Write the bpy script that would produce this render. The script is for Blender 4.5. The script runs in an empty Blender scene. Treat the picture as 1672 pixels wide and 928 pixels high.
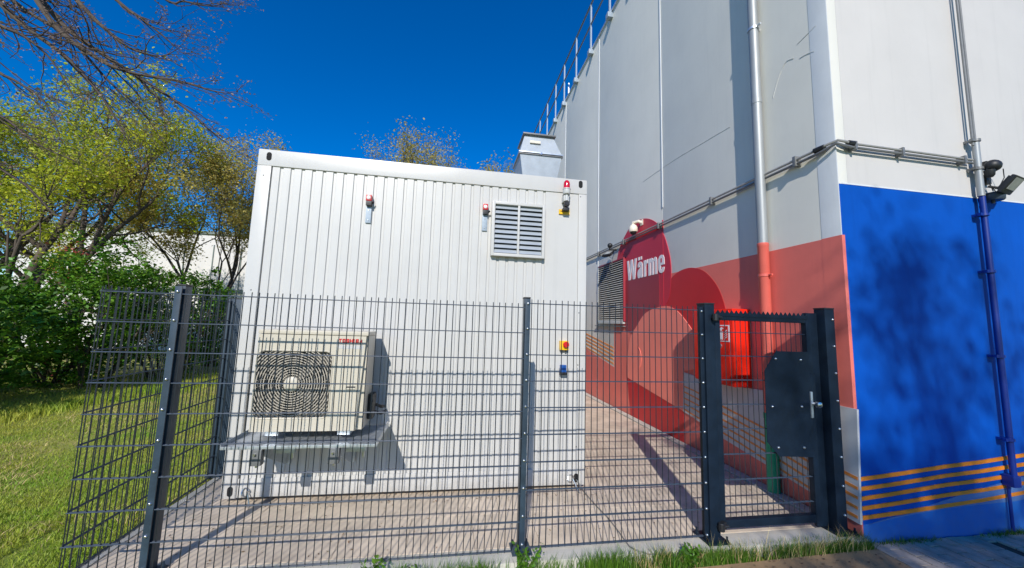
import bpy, bmesh, math, random
import numpy as np
from mathutils import Vector, Matrix
random.seed(7)
rng = np.random.default_rng(11)
SC = bpy.context.scene
COL = SC.collection
PI = math.pi
# ------------------------------------------------------------------ camera
CAM = Vector((0, 0, 1.65))
FPX, CX, CY = 602.0, 836.0, 464.0
YAW, PITCH, ROLL = math.radians(9.24), math.radians(6.32), math.radians(1.79)
fw = Vector((math.sin(YAW) * math.cos(PITCH), math.cos(YAW) * math.cos(PITCH), math.sin(PITCH)))
r0 = Vector((math.cos(YAW), -math.sin(YAW), 0)); u0 = r0.cross(fw)
rt = r0 * math.cos(ROLL) + u0 * math.sin(ROLL)
up = -r0 * math.sin(ROLL) + u0 * math.cos(ROLL)
cd = bpy.data.cameras.new('camera'); cam = bpy.data.objects.new('camera', cd); COL.objects.link(cam)
cd.sensor_width = 36; cd.lens = 36 * FPX / 1672; cd.clip_start = 0.05; cd.clip_end = 2000
cam.matrix_world = Matrix(((rt.x, up.x, -fw.x, CAM.x), (rt.y, up.y, -fw.y, CAM.y), (rt.z, up.z, -fw.z, CAM.z), (0, 0, 0, 1)))
SC.camera = cam
# ------------------------------------------------------------------ light
SUN = Vector((0.276, 0.96, -0.635)).normalized()      # travel direction
sd = bpy.data.lights.new('sun', 'SUN'); sun = bpy.data.objects.new('sun', sd); COL.objects.link(sun)
sd.energy = 4.8; sd.angle = math.radians(0.5); sd.color = (1, 0.955, 0.885)
sun.rotation_euler = SUN.to_track_quat('-Z', 'Y').to_euler()
w = bpy.data.worlds.new('World'); SC.world = w; w.use_nodes = True
nt = w.node_tree; bg = nt.nodes['Background']
sky = nt.nodes.new('ShaderNodeTexSky'); sky.sky_type = 'NISHITA'; sky.sun_disc = False
sky.sun_elevation = math.asin(-SUN.z); sky.sun_rotation = math.atan2(-SUN.x, -SUN.y) % (2 * PI)
sky.air_density = 1.0; sky.dust_density = 0.0; sky.ozone_density = 4.0; sky.altitude = 300
hs = nt.nodes.new('ShaderNodeHueSaturation'); hs.inputs['Saturation'].default_value = 1.5; hs.inputs['Hue'].default_value = 0.512; hs.inputs['Value'].default_value = 1.07
nt.links.new(sky.outputs[0], hs.inputs['Color']); nt.links.new(hs.outputs[0], bg.inputs['Color'])
bg.inputs['Strength'].default_value = 0.15
SC.view_settings.view_transform = 'Standard'; SC.view_settings.look = 'None'
SC.view_settings.exposure = 0; SC.view_settings.gamma = 1
SC.render.engine = 'CYCLES'
# ------------------------------------------------------------------ pixel -> true plane helpers
def ray(x, y): return fw + rt * ((x - CX) / FPX) - up * ((y - CY) / FPX)
def PY(x, y, Y): d = ray(x, y); return CAM + d * (Y / d.y)
def PX(x, y, X): d = ray(x, y); return CAM + d * (X / d.x)
def PZ(x, y, Z): d = ray(x, y); return CAM + d * ((Z - CAM.z) / d.z)
WX = 3.48           # west wall plane of the building
BY = 2.77           # south (blue) wall plane
# ------------------------------------------------------------------ materials
def srgb(r, g, b):
    f = lambda c: c / 12.92 if c <= 0.04045 else ((c + 0.055) / 1.055) ** 2.4
    return (f(r / 255), f(g / 255), f(b / 255))
def mat(name, col, rough=0.6, metal=0.0, var=0.0, scale=6.0, bump=0.0, bscale=60.0, spec=0.5, stretch=None, island=0.0, col2=None, trans=0.0, coat=0.0, dirt=0.0, dirtcol=(0.1, 0.08, 0.06), splash=0.0, streak=0.0):
    m = bpy.data.materials.new(name); m.use_nodes = True
    n = m.node_tree.nodes; l = m.node_tree.links; b = n['Principled BSDF']
    b.inputs['Base Color'].default_value = (*col, 1); b.inputs['Roughness'].default_value = rough
    b.inputs['Metallic'].default_value = metal; b.inputs['Specular IOR Level'].default_value = spec
    if coat: b.inputs['Coat Weight'].default_value = coat
    tc = n.new('ShaderNodeTexCoord'); src = tc.outputs['Object']
    geo = n.new('ShaderNodeNewGeometry')
    mp = n.new('ShaderNodeMapping'); l.new(geo.outputs['Position'], mp.inputs[0])
    if stretch: mp.inputs['Scale'].default_value = stretch
    src = mp.outputs[0]
    cur = None
    if var or col2:
        t = n.new('ShaderNodeTexNoise'); t.inputs['Scale'].default_value = scale; t.inputs['Detail'].default_value = 7; t.inputs['Roughness'].default_value = 0.65
        l.new(src, t.inputs['Vector'])
        mx = n.new('ShaderNodeMix'); mx.data_type = 'RGBA'
        rp = n.new('ShaderNodeMapRange'); rp.inputs[1].default_value = 0.32; rp.inputs[2].default_value = 0.68
        l.new(t.outputs[0], rp.inputs[0]); l.new(rp.outputs[0], mx.inputs[0])
        c2 = col2 or tuple(min(1, c * (1 + var)) for c in col)
        c1 = col if col2 else tuple(c * (1 - var) for c in col)
        mx.inputs[6].default_value = (*c1, 1); mx.inputs[7].default_value = (*c2, 1)
        cur = mx.outputs[2]
    if island:
        hv = n.new('ShaderNodeHueSaturation')
        if cur: l.new(cur, hv.inputs['Color'])
        else: hv.inputs['Color'].default_value = (*col, 1)
        mr = n.new('ShaderNodeMapRange'); mr.inputs[3].default_value = 1 - island; mr.inputs[4].default_value = 1 + island
        l.new(geo.outputs['Random Per Island'], mr.inputs[0]); l.new(mr.outputs[0], hv.inputs['Value'])
        mh = n.new('ShaderNodeMapRange'); mh.inputs[3].default_value = 0.485; mh.inputs[4].default_value = 0.515
        ml = n.new('ShaderNodeMath'); ml.operation = 'FRACT'; mm = n.new('ShaderNodeMath'); mm.operation = 'MULTIPLY'; mm.inputs[1].default_value = 7.31
        l.new(geo.outputs['Random Per Island'], mm.inputs[0]); l.new(mm.outputs[0], ml.inputs[0]); l.new(ml.outputs[0], mh.inputs[0]); l.new(mh.outputs[0], hv.inputs['Hue'])
        cur = hv.outputs[0]
    if dirt:
        t = n.new('ShaderNodeTexNoise'); t.inputs['Scale'].default_value = 2.3; t.inputs['Detail'].default_value = 9; t.inputs['Roughness'].default_value = 0.75
        mp2 = n.new('ShaderNodeMapping'); mp2.inputs['Scale'].default_value = (1.5, 1.5, 0.35); l.new(geo.outputs['Position'], mp2.inputs[0]); l.new(mp2.outputs[0], t.inputs['Vector'])
        rp = n.new('ShaderNodeMapRange'); rp.inputs[1].default_value = 0.5; rp.inputs[2].default_value = 0.8; rp.inputs[4].default_value = dirt
        l.new(t.outputs[0], rp.inputs[0])
        mx = n.new('ShaderNodeMix'); mx.data_type = 'RGBA'; l.new(rp.outputs[0], mx.inputs[0])
        if cur: l.new(cur, mx.inputs[6])
        else: mx.inputs[6].default_value = (*col, 1)
        mx.inputs[7].default_value = (*dirtcol, 1); cur = mx.outputs[2]
    def overlay(fac, colr):
        mx_ = n.new('ShaderNodeMix'); mx_.data_type = 'RGBA'; l.new(fac, mx_.inputs[0])
        if cur: l.new(cur, mx_.inputs[6])
        else: mx_.inputs[6].default_value = (*col, 1)
        mx_.inputs[7].default_value = (*colr, 1); return mx_.outputs[2]
    if streak:   # thin vertical run-off streaks
        t = n.new('ShaderNodeTexNoise'); t.inputs['Scale'].default_value = 7; t.inputs['Detail'].default_value = 8; t.inputs['Roughness'].default_value = 0.7
        mp3 = n.new('ShaderNodeMapping'); mp3.inputs['Scale'].default_value = (2.2, 2.2, 0.08); l.new(geo.outputs['Position'], mp3.inputs[0]); l.new(mp3.outputs[0], t.inputs['Vector'])
        rp = n.new('ShaderNodeMapRange'); rp.inputs[1].default_value = 0.55; rp.inputs[2].default_value = 0.78; rp.inputs[4].default_value = streak
        l.new(t.outputs[0], rp.inputs[0]); cur = overlay(rp.outputs[0], tuple(c * .55 for c in col))
    if splash:   # soil splashed up the foot of the wall, ragged upper edge
        sx_ = n.new('ShaderNodeSeparateXYZ'); l.new(geo.outputs['Position'], sx_.inputs[0])
        t = n.new('ShaderNodeTexNoise'); t.inputs['Scale'].default_value = 11; t.inputs['Detail'].default_value = 9; t.inputs['Roughness'].default_value = 0.8; l.new(geo.outputs['Position'], t.inputs['Vector'])
        ma = n.new('ShaderNodeMath'); ma.operation = 'MULTIPLY_ADD'; ma.inputs[1].default_value = -0.9; l.new(t.outputs[0], ma.inputs[0]); l.new(sx_.outputs[2], ma.inputs[2])
        rp = n.new('ShaderNodeMapRange'); rp.inputs[1].default_value = -0.22; rp.inputs[2].default_value = -0.62; rp.inputs[3].default_value = 0; rp.inputs[4].default_value = splash
        l.new(ma.outputs[0], rp.inputs[0]); cur = overlay(rp.outputs[0], (0.16, 0.12, 0.08))
    if cur: l.new(cur, b.inputs['Base Color'])
    if bump:
        t = n.new('ShaderNodeTexNoise'); t.inputs['Scale'].default_value = bscale; t.inputs['Detail'].default_value = 6
        l.new(src, t.inputs['Vector'])
        bp = n.new('ShaderNodeBump'); bp.inputs['Strength'].default_value = bump; bp.inputs['Distance'].default_value = 0.01
        l.new(t.outputs[0], bp.inputs['Height']); l.new(bp.outputs[0], b.inputs['Normal'])
    if trans:
        tr = n.new('ShaderNodeBsdfTranslucent'); ms = n.new('ShaderNodeMixShader'); ms.inputs[0].default_value = trans
        if cur: l.new(cur, tr.inputs['Color'])
        else: tr.inputs['Color'].default_value = (*col, 1)
        l.new(b.outputs[0], ms.inputs[1]); l.new(tr.outputs[0], ms.inputs[2]); l.new(ms.outputs[0], n['Material Output'].inputs[0])
    return m
M = dict(
    white=mat('white_container_paint', (0.52, 0.512, 0.49), 0.38, splash=.35, streak=.22, var=0.035, scale=1.6, bump=0.04, bscale=14, dirt=0.1, dirtcol=(0.4, 0.39, 0.35)),
    frame=mat('white_frame_paint', (0.53, 0.522, 0.50), 0.35, splash=.45, streak=.15, var=0.03, scale=2, bump=0.03, bscale=20, dirt=0.12, dirtcol=(0.4, 0.38, 0.33)),
    dark=mat('anthracite_fence_paint', (0.026, 0.045, 0.068), 0.42, var=0.25, scale=9, bump=0.03, bscale=90),
    gate=mat('dark_gate_paint', (0.006, 0.014, 0.027), 0.5, var=0.25, scale=9, bump=0.03, bscale=90, spec=0.25),
    wire=mat('anthracite_wire_coating', (0.011, 0.017, 0.025), 0.4, var=0.2, scale=12),
    black=mat('black_plastic', (0.012, 0.013, 0.015), 0.5, var=0.2, scale=30),
    void=mat('dark_opening', (0.01, 0.01, 0.011), 0.9, var=0.1, scale=20),
    steel=mat('bright_steel', (0.62, 0.63, 0.64), 0.28, 1.0, var=0.1, scale=30),
    galv=mat('galvanised_steel', (0.56, 0.6, 0.64), 0.42, 0.75, var=0.16, scale=14, bump=0.05, bscale=40),
    pipe=mat('galvanised_downpipe', (0.30, 0.32, 0.33), 0.5, 0.3, var=0.14, scale=7, bump=0.03, bscale=30, stretch=(1, 1, 0.2)),
    sheet=mat('folded_duct_sheet', (0.36, 0.40, 0.44), 0.5, 0.3, var=0.1, scale=8, bump=0.05, bscale=16),
    cream=mat('cream_enamel', (0.55, 0.505, 0.41), 0.4, var=0.03, scale=3, dirt=0.1, dirtcol=(0.35, 0.3, 0.22)),
    creamdk=mat('cream_grille_wire', (0.44, 0.40, 0.33), 0.4, var=0.05, scale=20),
    fan=mat('grey_fan_blade', (0.05, 0.048, 0.045), 0.5, var=0.1, scale=10),
    coil=mat('dark_coil', (0.012, 0.012, 0.013), 0.6, var=0.3, scale=80),
    greywall=mat('pale_grey_wall_panel', (0.68, 0.665, 0.60), 0.55, streak=.14, var=0.04, scale=1.1, bump=0.05, bscale=9, dirt=0.16, dirtcol=(0.42, 0.42, 0.42)),
    whitewall=mat('white_wall_panel', (0.545, 0.525, 0.50), 0.55, streak=.16, var=0.035, scale=1.1, bump=0.05, bscale=9, dirt=0.14, dirtcol=(0.45, 0.46, 0.44)),
    trim=mat('pale_corner_trim', (0.64, 0.66, 0.67), 0.4, var=0.04, scale=3, dirt=0.25, dirtcol=(0.3, 0.3, 0.29)),
    salmon=mat('salmon_wall_paint', (0.72, 0.165, 0.13), 0.5, splash=.4, streak=.12, var=0.07, scale=1.5, bump=0.05, bscale=9, dirt=0.12, dirtcol=(0.35, 0.1, 0.09)),
    pink=mat('light_coral_wall_paint', (0.86, 0.235, 0.18), 0.5, var=0.06, scale=1.5, bump=0.05, bscale=9),
    crimson=mat('crimson_wall_paint', (0.52, 0.022, 0.045), 0.45, var=0.07, scale=1.5, bump=0.05, bscale=9),
    maroon=mat('maroon_paint_and_reflection', (0.30, 0.028, 0.042), 0.45, var=0.07, scale=1.5, bump=0.05, bscale=9),  # mural paint; also stands in for red reflected in the grille frame
    red=mat('deep_red_wall_paint', (0.50, 0.018, 0.022), 0.45, var=0.07, scale=1.5, bump=0.05, bscale=9),
    cabinet=mat('signal_red_enamel', (0.74, 0.018, 0.005), 0.4, var=0.04, scale=8),
    blue=mat('ultramarine_wall_paint', (0.0, 0.072, 0.40), 0.6, streak=.25, var=0.1, scale=1.2, bump=0.06, bscale=9, dirt=0.25, dirtcol=(0.0, 0.045, 0.27), spec=0.15),
    blue2=mat('azure_wall_paint', (0.0, 0.14, 0.52), 0.6, splash=.25, streak=.2, var=0.08, scale=1.2, bump=0.06, bscale=9),
    blue3=mat('blue_grey_wall_paint', (0.09, 0.19, 0.42), 0.5, var=0.06, scale=1.2),
    bluepipe=mat('blue_painted_pipe', (0.0, 0.02, 0.2), 0.45, var=0.1, scale=9),
    bgrey=mat('cool_grey_band_paint', (0.52, 0.53, 0.54), 0.5, splash=.3, streak=.2, var=0.05, scale=2, dirt=0.15, dirtcol=(0.3, 0.3, 0.3)),
    orange=mat('orange_stripe_paint', (0.82, 0.24, 0.012), 0.5, var=0.08, scale=5),
    orange2=mat('dull_orange_stripe_paint', (0.72, 0.25, 0.05), 0.5, var=0.08, scale=5),
    letter=mat('white_lettering_paint', (0.78, 0.76, 0.76), 0.5, var=0.06, scale=9),
    spipe=mat('salmon_painted_pipe', (0.66, 0.13, 0.1), 0.35, var=0.06, scale=6),
    green=mat('green_plastic_pipe', (0.005, 0.30, 0.15), 0.4, var=0.1, scale=9),
    conduit=mat('grey_conduit', (0.17, 0.175, 0.175), 0.45, 0.2, var=0.12, scale=12),
    conlight=mat('light_conduit', (0.33, 0.325, 0.31), 0.45, 0.2, var=0.1, scale=12),
    yellow=mat('yellow_sign_plastic', (0.85, 0.5, 0.01), 0.4, var=0.05, scale=12),
    brown=mat('brown_print', (0.25, 0.12, 0.02), 0.5, var=0.1, scale=12),
    beacon=mat('red_beacon_lens', (0.5, 0.006, 0.02), 0.15, var=0.15, scale=30, coat=0.6),
    redpl=mat('red_plastic', (0.55, 0.01, 0.012), 0.35, var=0.06, scale=20),
    ltgrey=mat('light_grey_plastic', (0.5, 0.51, 0.5), 0.4, var=0.04, scale=15),
    louvre=mat('blue_grey_aluminium_slat', (0.42, 0.46, 0.5), 0.45, 0.3, var=0.05, scale=6),
    plblue=mat('blue_socket_plastic', (0.01, 0.08, 0.32), 0.4, var=0.05, scale=20),
    camwhite=mat('warm_white_plastic', (0.72, 0.66, 0.54), 0.35, var=0.04, scale=15),
    glass=mat('floodlight_glass', (0.33, 0.34, 0.33), 0.12, var=0.12, scale=18),
    conc=mat('kerb_concrete', (0.50, 0.48, 0.42), 0.85, var=0.12, scale=5, bump=0.25, bscale=90, dirt=0.35, dirtcol=(0.2, 0.19, 0.15)),
    slab=mat('paving_slab_concrete', (0.58, 0.49, 0.385), 0.85, var=0.2, scale=3.2, bump=0.3, bscale=110, dirt=0.3, dirtcol=(0.25, 0.20, 0.15)),
    paver=mat('grey_brick_paver', (0.44, 0.36, 0.27), 0.85, var=0.3, scale=7, bump=0.3, bscale=80, dirt=0.3, dirtcol=(0.13, 0.11, 0.08)),
    tan=mat('tan_path_surface', (0.34, 0.22, 0.11), 0.9, var=0.16, scale=4, bump=0.35, bscale=70, dirt=0.35, dirtcol=(0.19, 0.13, 0.085)),
    soil=mat('dark_joint_soil', (0.07, 0.055, 0.035), 0.95, var=0.3, scale=20, bump=0.5, bscale=60),
    lawn=mat('lawn_ground', (0.17, 0.24, 0.02), 0.95, var=0.35, scale=1.3, bump=0.5, bscale=50, col2=(0.36, 0.31, 0.08)),
    blade=mat('grass_blade', (0.21, 0.40, 0.02), 0.55, scale=0.9, island=0.35, col2=(0.50, 0.46, 0.07), trans=0.35),
    blade2=mat('lush_grass_blade', (0.07, 0.17, 0.012), 0.5, scale=2, island=0.4, col2=(0.11, 0.22, 0.02), trans=0.3),
    straw=mat('dry_straw', (0.5, 0.38, 0.17), 0.8, island=0.3),
    leafg=mat('fresh_green_leaf', (0.06, 0.17, 0.012), 0.45, scale=1.2, island=0.5, col2=(0.14, 0.29, 0.02), trans=0.35),
    leafy=mat('yellow_green_leaf', (0.40, 0.50, 0.03), 0.6, scale=0.8, island=0.4, col2=(0.62, 0.60, 0.05), trans=0.5),
    leafb=mat('bronze_bud', (0.50, 0.44, 0.10), 0.6, scale=1.0, island=0.45, col2=(0.62, 0.50, 0.15), trans=0.5),
    leafp=mat('pinkish_bud', (0.30, 0.21, 0.15), 0.6, island=0.3, trans=0.3),
    bark=mat('grey_brown_bark', (0.085, 0.065, 0.048), 0.9, var=0.35, scale=9, bump=0.5, bscale=40, stretch=(1, 1, 0.3)),
    twig=mat('brown_twig', (0.07, 0.052, 0.045), 0.85, var=0.3, scale=5),
    hall=mat('white_hall_render', (0.66, 0.64, 0.6), 0.7, var=0.06, scale=0.8, bump=0.05, bscale=5),
    hallglass=mat('dark_hall_window', (0.07, 0.08, 0.09), 0.2, var=0.2, scale=2),
    hallgrey=mat('grey_green_hall_band', (0.16, 0.2, 0.18), 0.6, var=0.1, scale=2),
    shade=mat('shaded_grille_back', (0.10, 0.09, 0.075), 0.6),  # cream plate, darkened in colour for the shade behind the grille
    hwire=mat('toplit_wire_coating', (0.034, 0.05, 0.074), 0.38, var=0.2, scale=12),  # lighter copy of the wire coating; light from above put into the colour
    scar=mat('grey_filler', (0.64, 0.635, 0.60), 0.7, var=0.3, scale=12),
    strap=mat('blue_grey_zinc_strap', (0.30, 0.36, 0.42), 0.5, 0.2, var=0.1, scale=20),
    railp=mat('backlit_zinc_rail', (0.16, 0.19, 0.23), 0.5, 0.2, var=0.15, scale=6),  # backlit look put into the colour; the posts keep a lighter zinc
    litter=mat('dry_leaf_scrap', (0.2, 0.12, 0.06), 0.8, island=0.4),
    rust=mat('rusty_red_leaf', (0.28, 0.06, 0.03), 0.6, island=0.3),
)
# ------------------------------------------------------------------ builders
WL = {}
def link(o): COL.objects.link(o); return o
def props(o, label=None, cat=None, group=None, kind=None):
    if label: o['label'] = label
    if cat: o['category'] = cat
    if group: o['group'] = group
    if kind: o['kind'] = kind
    return o
def thing(name, label, cat, loc, group=None):
    o = link(bpy.data.objects.new(name, None)); o.location = loc; o.empty_display_size = 0.1
    WL[o] = Vector(loc); return props(o, label, cat, group)
def inst(name, mesh, parent, wloc, rot=None):
    o = link(bpy.data.objects.new(name, mesh)); wl = Vector(wloc); WL[o] = wl
    if parent: o.parent = parent; o.location = wl - WL[parent]
    else: o.location = wl
    if rot: o.rotation_euler = rot
    return o
class MB:
    def __init__(s): s.v = []; s.f = []
    def add(s, V, F):
        k = len(s.v); s.v += [tuple(p) for p in V]; s.f += [tuple(i + k for i in f) for f in F]; return s
    def box(s, x0, x1, y0, y1, z0, z1, bev=0.0):
        x0, x1 = sorted((x0, x1)); y0, y1 = sorted((y0, y1)); z0, z1 = sorted((z0, z1))
        b = min(bev, (x1 - x0) * .45, (y1 - y0) * .45, (z1 - z0) * .45)
        if b <= 0:
            V = [(x, y, z) for x in (x0, x1) for y in (y0, y1) for z in (z0, z1)]
            F = [(0, 1, 3, 2), (4, 6, 7, 5), (0, 4, 5, 1), (2, 3, 7, 6), (0, 2, 6, 4), (1, 5, 7, 3)]
            return s.add(V, F)
        bm = bmesh.new(); bmesh.ops.create_cube(bm, size=1)
        for v in bm.verts: v.co = Vector(((x0 + x1) / 2 + v.co.x * (x1 - x0), (y0 + y1) / 2 + v.co.y * (y1 - y0), (z0 + z1) / 2 + v.co.z * (z1 - z0)))
        bmesh.ops.bevel(bm, geom=list(bm.edges), offset=b, segments=2, profile=0.7, affect='EDGES')
        bm.verts.index_update(); s.add([v.co.copy() for v in bm.verts], [[v.index for v in f.verts] for f in bm.faces]); bm.free(); return s
    def prism(s, pts, a, b, axis='y'):
        """polygon pts extruded along axis from a to b (pts are the other two coords in xyz order)"""
        n = len(pts)
        def P(p, t): return (t, p[0], p[1]) if axis == 'x' else ((p[0], t, p[1]) if axis == 'y' else (p[0], p[1], t))
        V = [P(p, a) for p in pts] + [P(p, b) for p in pts]
        F = [tuple(range(n)), tuple(range(2 * n - 1, n - 1, -1))] + [(i, i + n, (i + 1) % n + n, (i + 1) % n) for i in range(n)]
        return s.add(V, F)
    def tube(s, pts, rad, n=8, cap=True):
        pts = [Vector(p) for p in pts]; rs = rad if isinstance(rad, (list, tuple)) else [rad] * len(pts)
        V = []; F = []; prev = None
        for i, p in enumerate(pts):
            t = (pts[min(i + 1, len(pts) - 1)] - pts[max(i - 1, 0)]).normalized()
            if prev is None: a = t.orthogonal().normalized()
            else: a = (prev - t * prev.dot(t)).normalized()
            prev = a; b = t.cross(a)
            for k in range(n):
                th = 2 * PI * k / n; V.append(p + (a * math.cos(th) + b * math.sin(th)) * rs[i])
        for i in range(len(pts) - 1):
            for k in range(n): F.append((i * n + k, i * n + (k + 1) % n, (i + 1) * n + (k + 1) % n, (i + 1) * n + k))
        if cap: F.append(tuple(range(n - 1, -1, -1))); F.append(tuple((len(pts) - 1) * n + k for k in range(n)))
        return s.add(V, F)
    def lathe(s, c, prof, n=16, axis=(0, 0, 1)):
        """prof: (t along axis, radius)"""
        ax = Vector(axis).normalized(); a = ax.orthogonal().normalized(); b = ax.cross(a); c = Vector(c); V = []; F = []
        for t, r in prof:
            for k in range(n): th = 2 * PI * k / n; V.append(c + ax * t + (a * math.cos(th) + b * math.sin(th)) * r)
        for i in range(len(prof) - 1):
            for k in range(n): F.append((i * n + k, i * n + (k + 1) % n, (i + 1) * n + (k + 1) % n, (i + 1) * n + k))
        F.append(tuple(range(n - 1, -1, -1))); F.append(tuple((len(prof) - 1) * n + k for k in range(n)))
        return s.add(V, F)
    def sphere(s, c, r, n=14, sc=(1, 1, 1)):
        c = Vector(c); V = []; F = []; m = n // 2
        for i in range(m + 1):
            ph = PI * i / m
            for k in range(n): th = 2 * PI * k / n; V.append((c.x + r * sc[0] * math.sin(ph) * math.cos(th), c.y + r * sc[1] * math.sin(ph) * math.sin(th), c.z + r * sc[2] * math.cos(ph)))
        for i in range(m):
            for k in range(n): F.append((i * n + k, i * n + (k + 1) % n, (i + 1) * n + (k + 1) % n, (i + 1) * n + k))
        return s.add(V, F)
    def mesh(s, name, m, origin=(0, 0, 0), smooth=None):
        o = Vector(origin); me = bpy.data.meshes.new(name)
        me.from_pydata([(p[0] - o.x, p[1] - o.y, p[2] - o.z) for p in s.v], [], s.f)
        bm = bmesh.new(); bm.from_mesh(me); bmesh.ops.recalc_face_normals(bm, faces=bm.faces); bm.to_mesh(me); bm.free()
        if smooth:
            me.polygons.foreach_set('use_smooth', [True] * len(me.polygons)); me.set_sharp_from_angle(angle=math.radians(smooth))
        me.materials.append(m); return me
    def build(s, name, m, parent=None, origin=None, smooth=35):
        if origin is None:
            a = np.array(s.v, float); origin = Vector((a.min(0) + a.max(0)) / 2)
        return inst(name, s.mesh(name, m, origin, smooth), parent, origin)
def box(name, m, parent, *b, bev=0.0): return MB().box(*b, bev=bev).build(name, m, parent)
def npmesh(name, V, F, m, smooth=False):
    """V (n,3), F (k,3|4) arrays"""
    me = bpy.data.meshes.new(name); V = np.asarray(V, np.float32); F = np.asarray(F, np.int32); k = F.shape[1]
    me.vertices.add(len(V)); me.vertices.foreach_set('co', V.ravel())
    me.loops.add(F.size); me.loops.foreach_set('vertex_index', F.ravel())
    me.polygons.add(len(F)); me.polygons.foreach_set('loop_start', np.arange(0, F.size, k, dtype=np.int32)); me.polygons.foreach_set('loop_total', np.full(len(F), k, np.int32))
    if smooth: me.polygons.foreach_set('use_smooth', np.ones(len(F), bool))
    me.update(calc_edges=True); me.validate(); me.materials.append(m); return me

# ================================================================== SETTING
# ground: one sheet, gently lower in front of the fence
def ground_z(x, y):
    z = -0.03
    if x > -2.5 and y < 2.8: z = -0.07
    return z
xs = sorted(set([-900, -300, -100, -40, -20] + list(np.linspace(-14, 12, 53)) + [20, 60, 300, 900])); ys = sorted(set([-900, -200, -50, -20, -10] + list(np.linspace(-6, 26, 65)) + [40, 100, 300, 900]))
V = []; F = []
for j, y in enumerate(ys):
    for i, x in enumerate(xs):
        s = 1 if (x < -2.45) else 0
        bump = 0.03 * math.sin(x * 1.3 + y * .7) * math.cos(y * .9 - x * .4) if (-14 < x < -2.9 and 0 < y < 20) else 0
        V.append((x, y, (-0.03 + bump) if x < -2.45 else -0.09))
for j in range(len(ys) - 1):
    for i in range(len(xs) - 1):
        a = j * len(xs) + i; F.append((a, a + 1, a + len(xs) + 1, a + len(xs)))
g = inst('ground', npmesh('ground', V, F, M['lawn'], True), None, (0, 0, 0)); props(g, kind='structure')
# paved yard inside the fence: slab bed + individual slabs
yard = MB().box(-2.40, WX - 0.02, 2.9, 16.5, -0.3, -0.028).build('yard_paving', M['soil']); props(yard, kind='structure')
slabm = {}
pj = 0
ycur = 2.905; sy = 0.5
while ycur < 11:
    xcur = -2.24 - (0.25 if pj % 2 else 0)
    while xcur < WX - 0.16:
        a = max(xcur, -2.24); b = min(xcur + 0.5, WX - 0.15)
        if b - a > 0.06:
            key = round(b - a, 3)
            if key not in slabm: slabm[key] = MB().box(-key / 2 + .0015, key / 2 - .0015, -sy / 2 + .0015, sy / 2 - .0015, -0.028, 0, bev=0.002).mesh('slab', M['slab'], smooth=None)
            inst('slab', slabm[key], yard, ((a + b) / 2, ycur + sy / 2, random.uniform(-.0008, .0008)))
        xcur += 0.5
    ycur += sy; pj += 1
# edging stones along the left side and the wall foot strip
es = MB().box(-0.03, 0.03, -0.495, 0.495, -0.2, 0.0, bev=0.006).mesh('edging_stone', M['conc'])
for k in range(8): inst('edging_stone', es, yard, (-2.275, 3.4 + k * 1.0, 0.004 + random.uniform(-.003, .003)))
es2 = MB().box(-0.06, 0.06, -0.495, 0.495, -0.1, 0.0, bev=0.006).mesh('wall_edging_stone', M['conc'])
for k in range(12): inst('edging_stone', es2, yard, (WX - 0.075, 3.4 + k * 1.0, 0.012))
# kerb foundation under the fence
kerb = MB()
kx = [-3.0, -2.36, -1.2, 0.0, 1.2, 2.3, 3.22]
kerb.box(-2.36, 3.30, 2.725, 2.903, -0.35, 0.0, bev=0.012)
kb = kerb.build('fence_footing', M['conc']); props(kb, kind='structure')
MB().prism([(3.28, -0.3), (3.28, 0.0), (3.47, -0.012), (3.475, -0.3)], 2.70, 2.9, 'y').build('footing_end', M['conc'], kb)
# tan footpath in front
fp = MB().prism([(1.35, 2.615), (3.50, 2.675), (3.50, -3), (1.35, -3)], -0.25, -0.066, 'z').build('footpath', M['tan']); props(fp, kind='structure')
# brick pavers in front of the blue wall
pv = MB().box(3.505, 7.6, 0.6, BY - 0.005, -0.3, -0.080).build('brick_pavement', M['soil']); props(pv, kind='structure')
hm_ = MB().box(-0.0472, 0.0472, -0.046, 0.046, -0.05, 0.0, bev=0.004).mesh('brick_half', M['paver'])
pm = MB().box(-0.0472, 0.0472, -0.0975, 0.0975, -0.05, 0.0, bev=0.004).mesh('brick', M['paver'])
for i in range(30):
    yy = BY - 0.015
    if i % 2:
        inst('brick', hm_, pv, (3.56 + i * 0.102, yy - 0.05, -0.067), (0, 0, random.uniform(-.02, .02))); yy -= 0.1015
    while yy > 1.6:
        if not (random.random() < 0.01):
            inst('brick', pm, pv, (3.56 + i * 0.102, yy - 0.1, -0.067 + random.uniform(-.003, .003)), (random.uniform(-.014, .014), random.uniform(-.014, .014), random.uniform(-.01, .01)))
        yy -= 0.203

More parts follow.
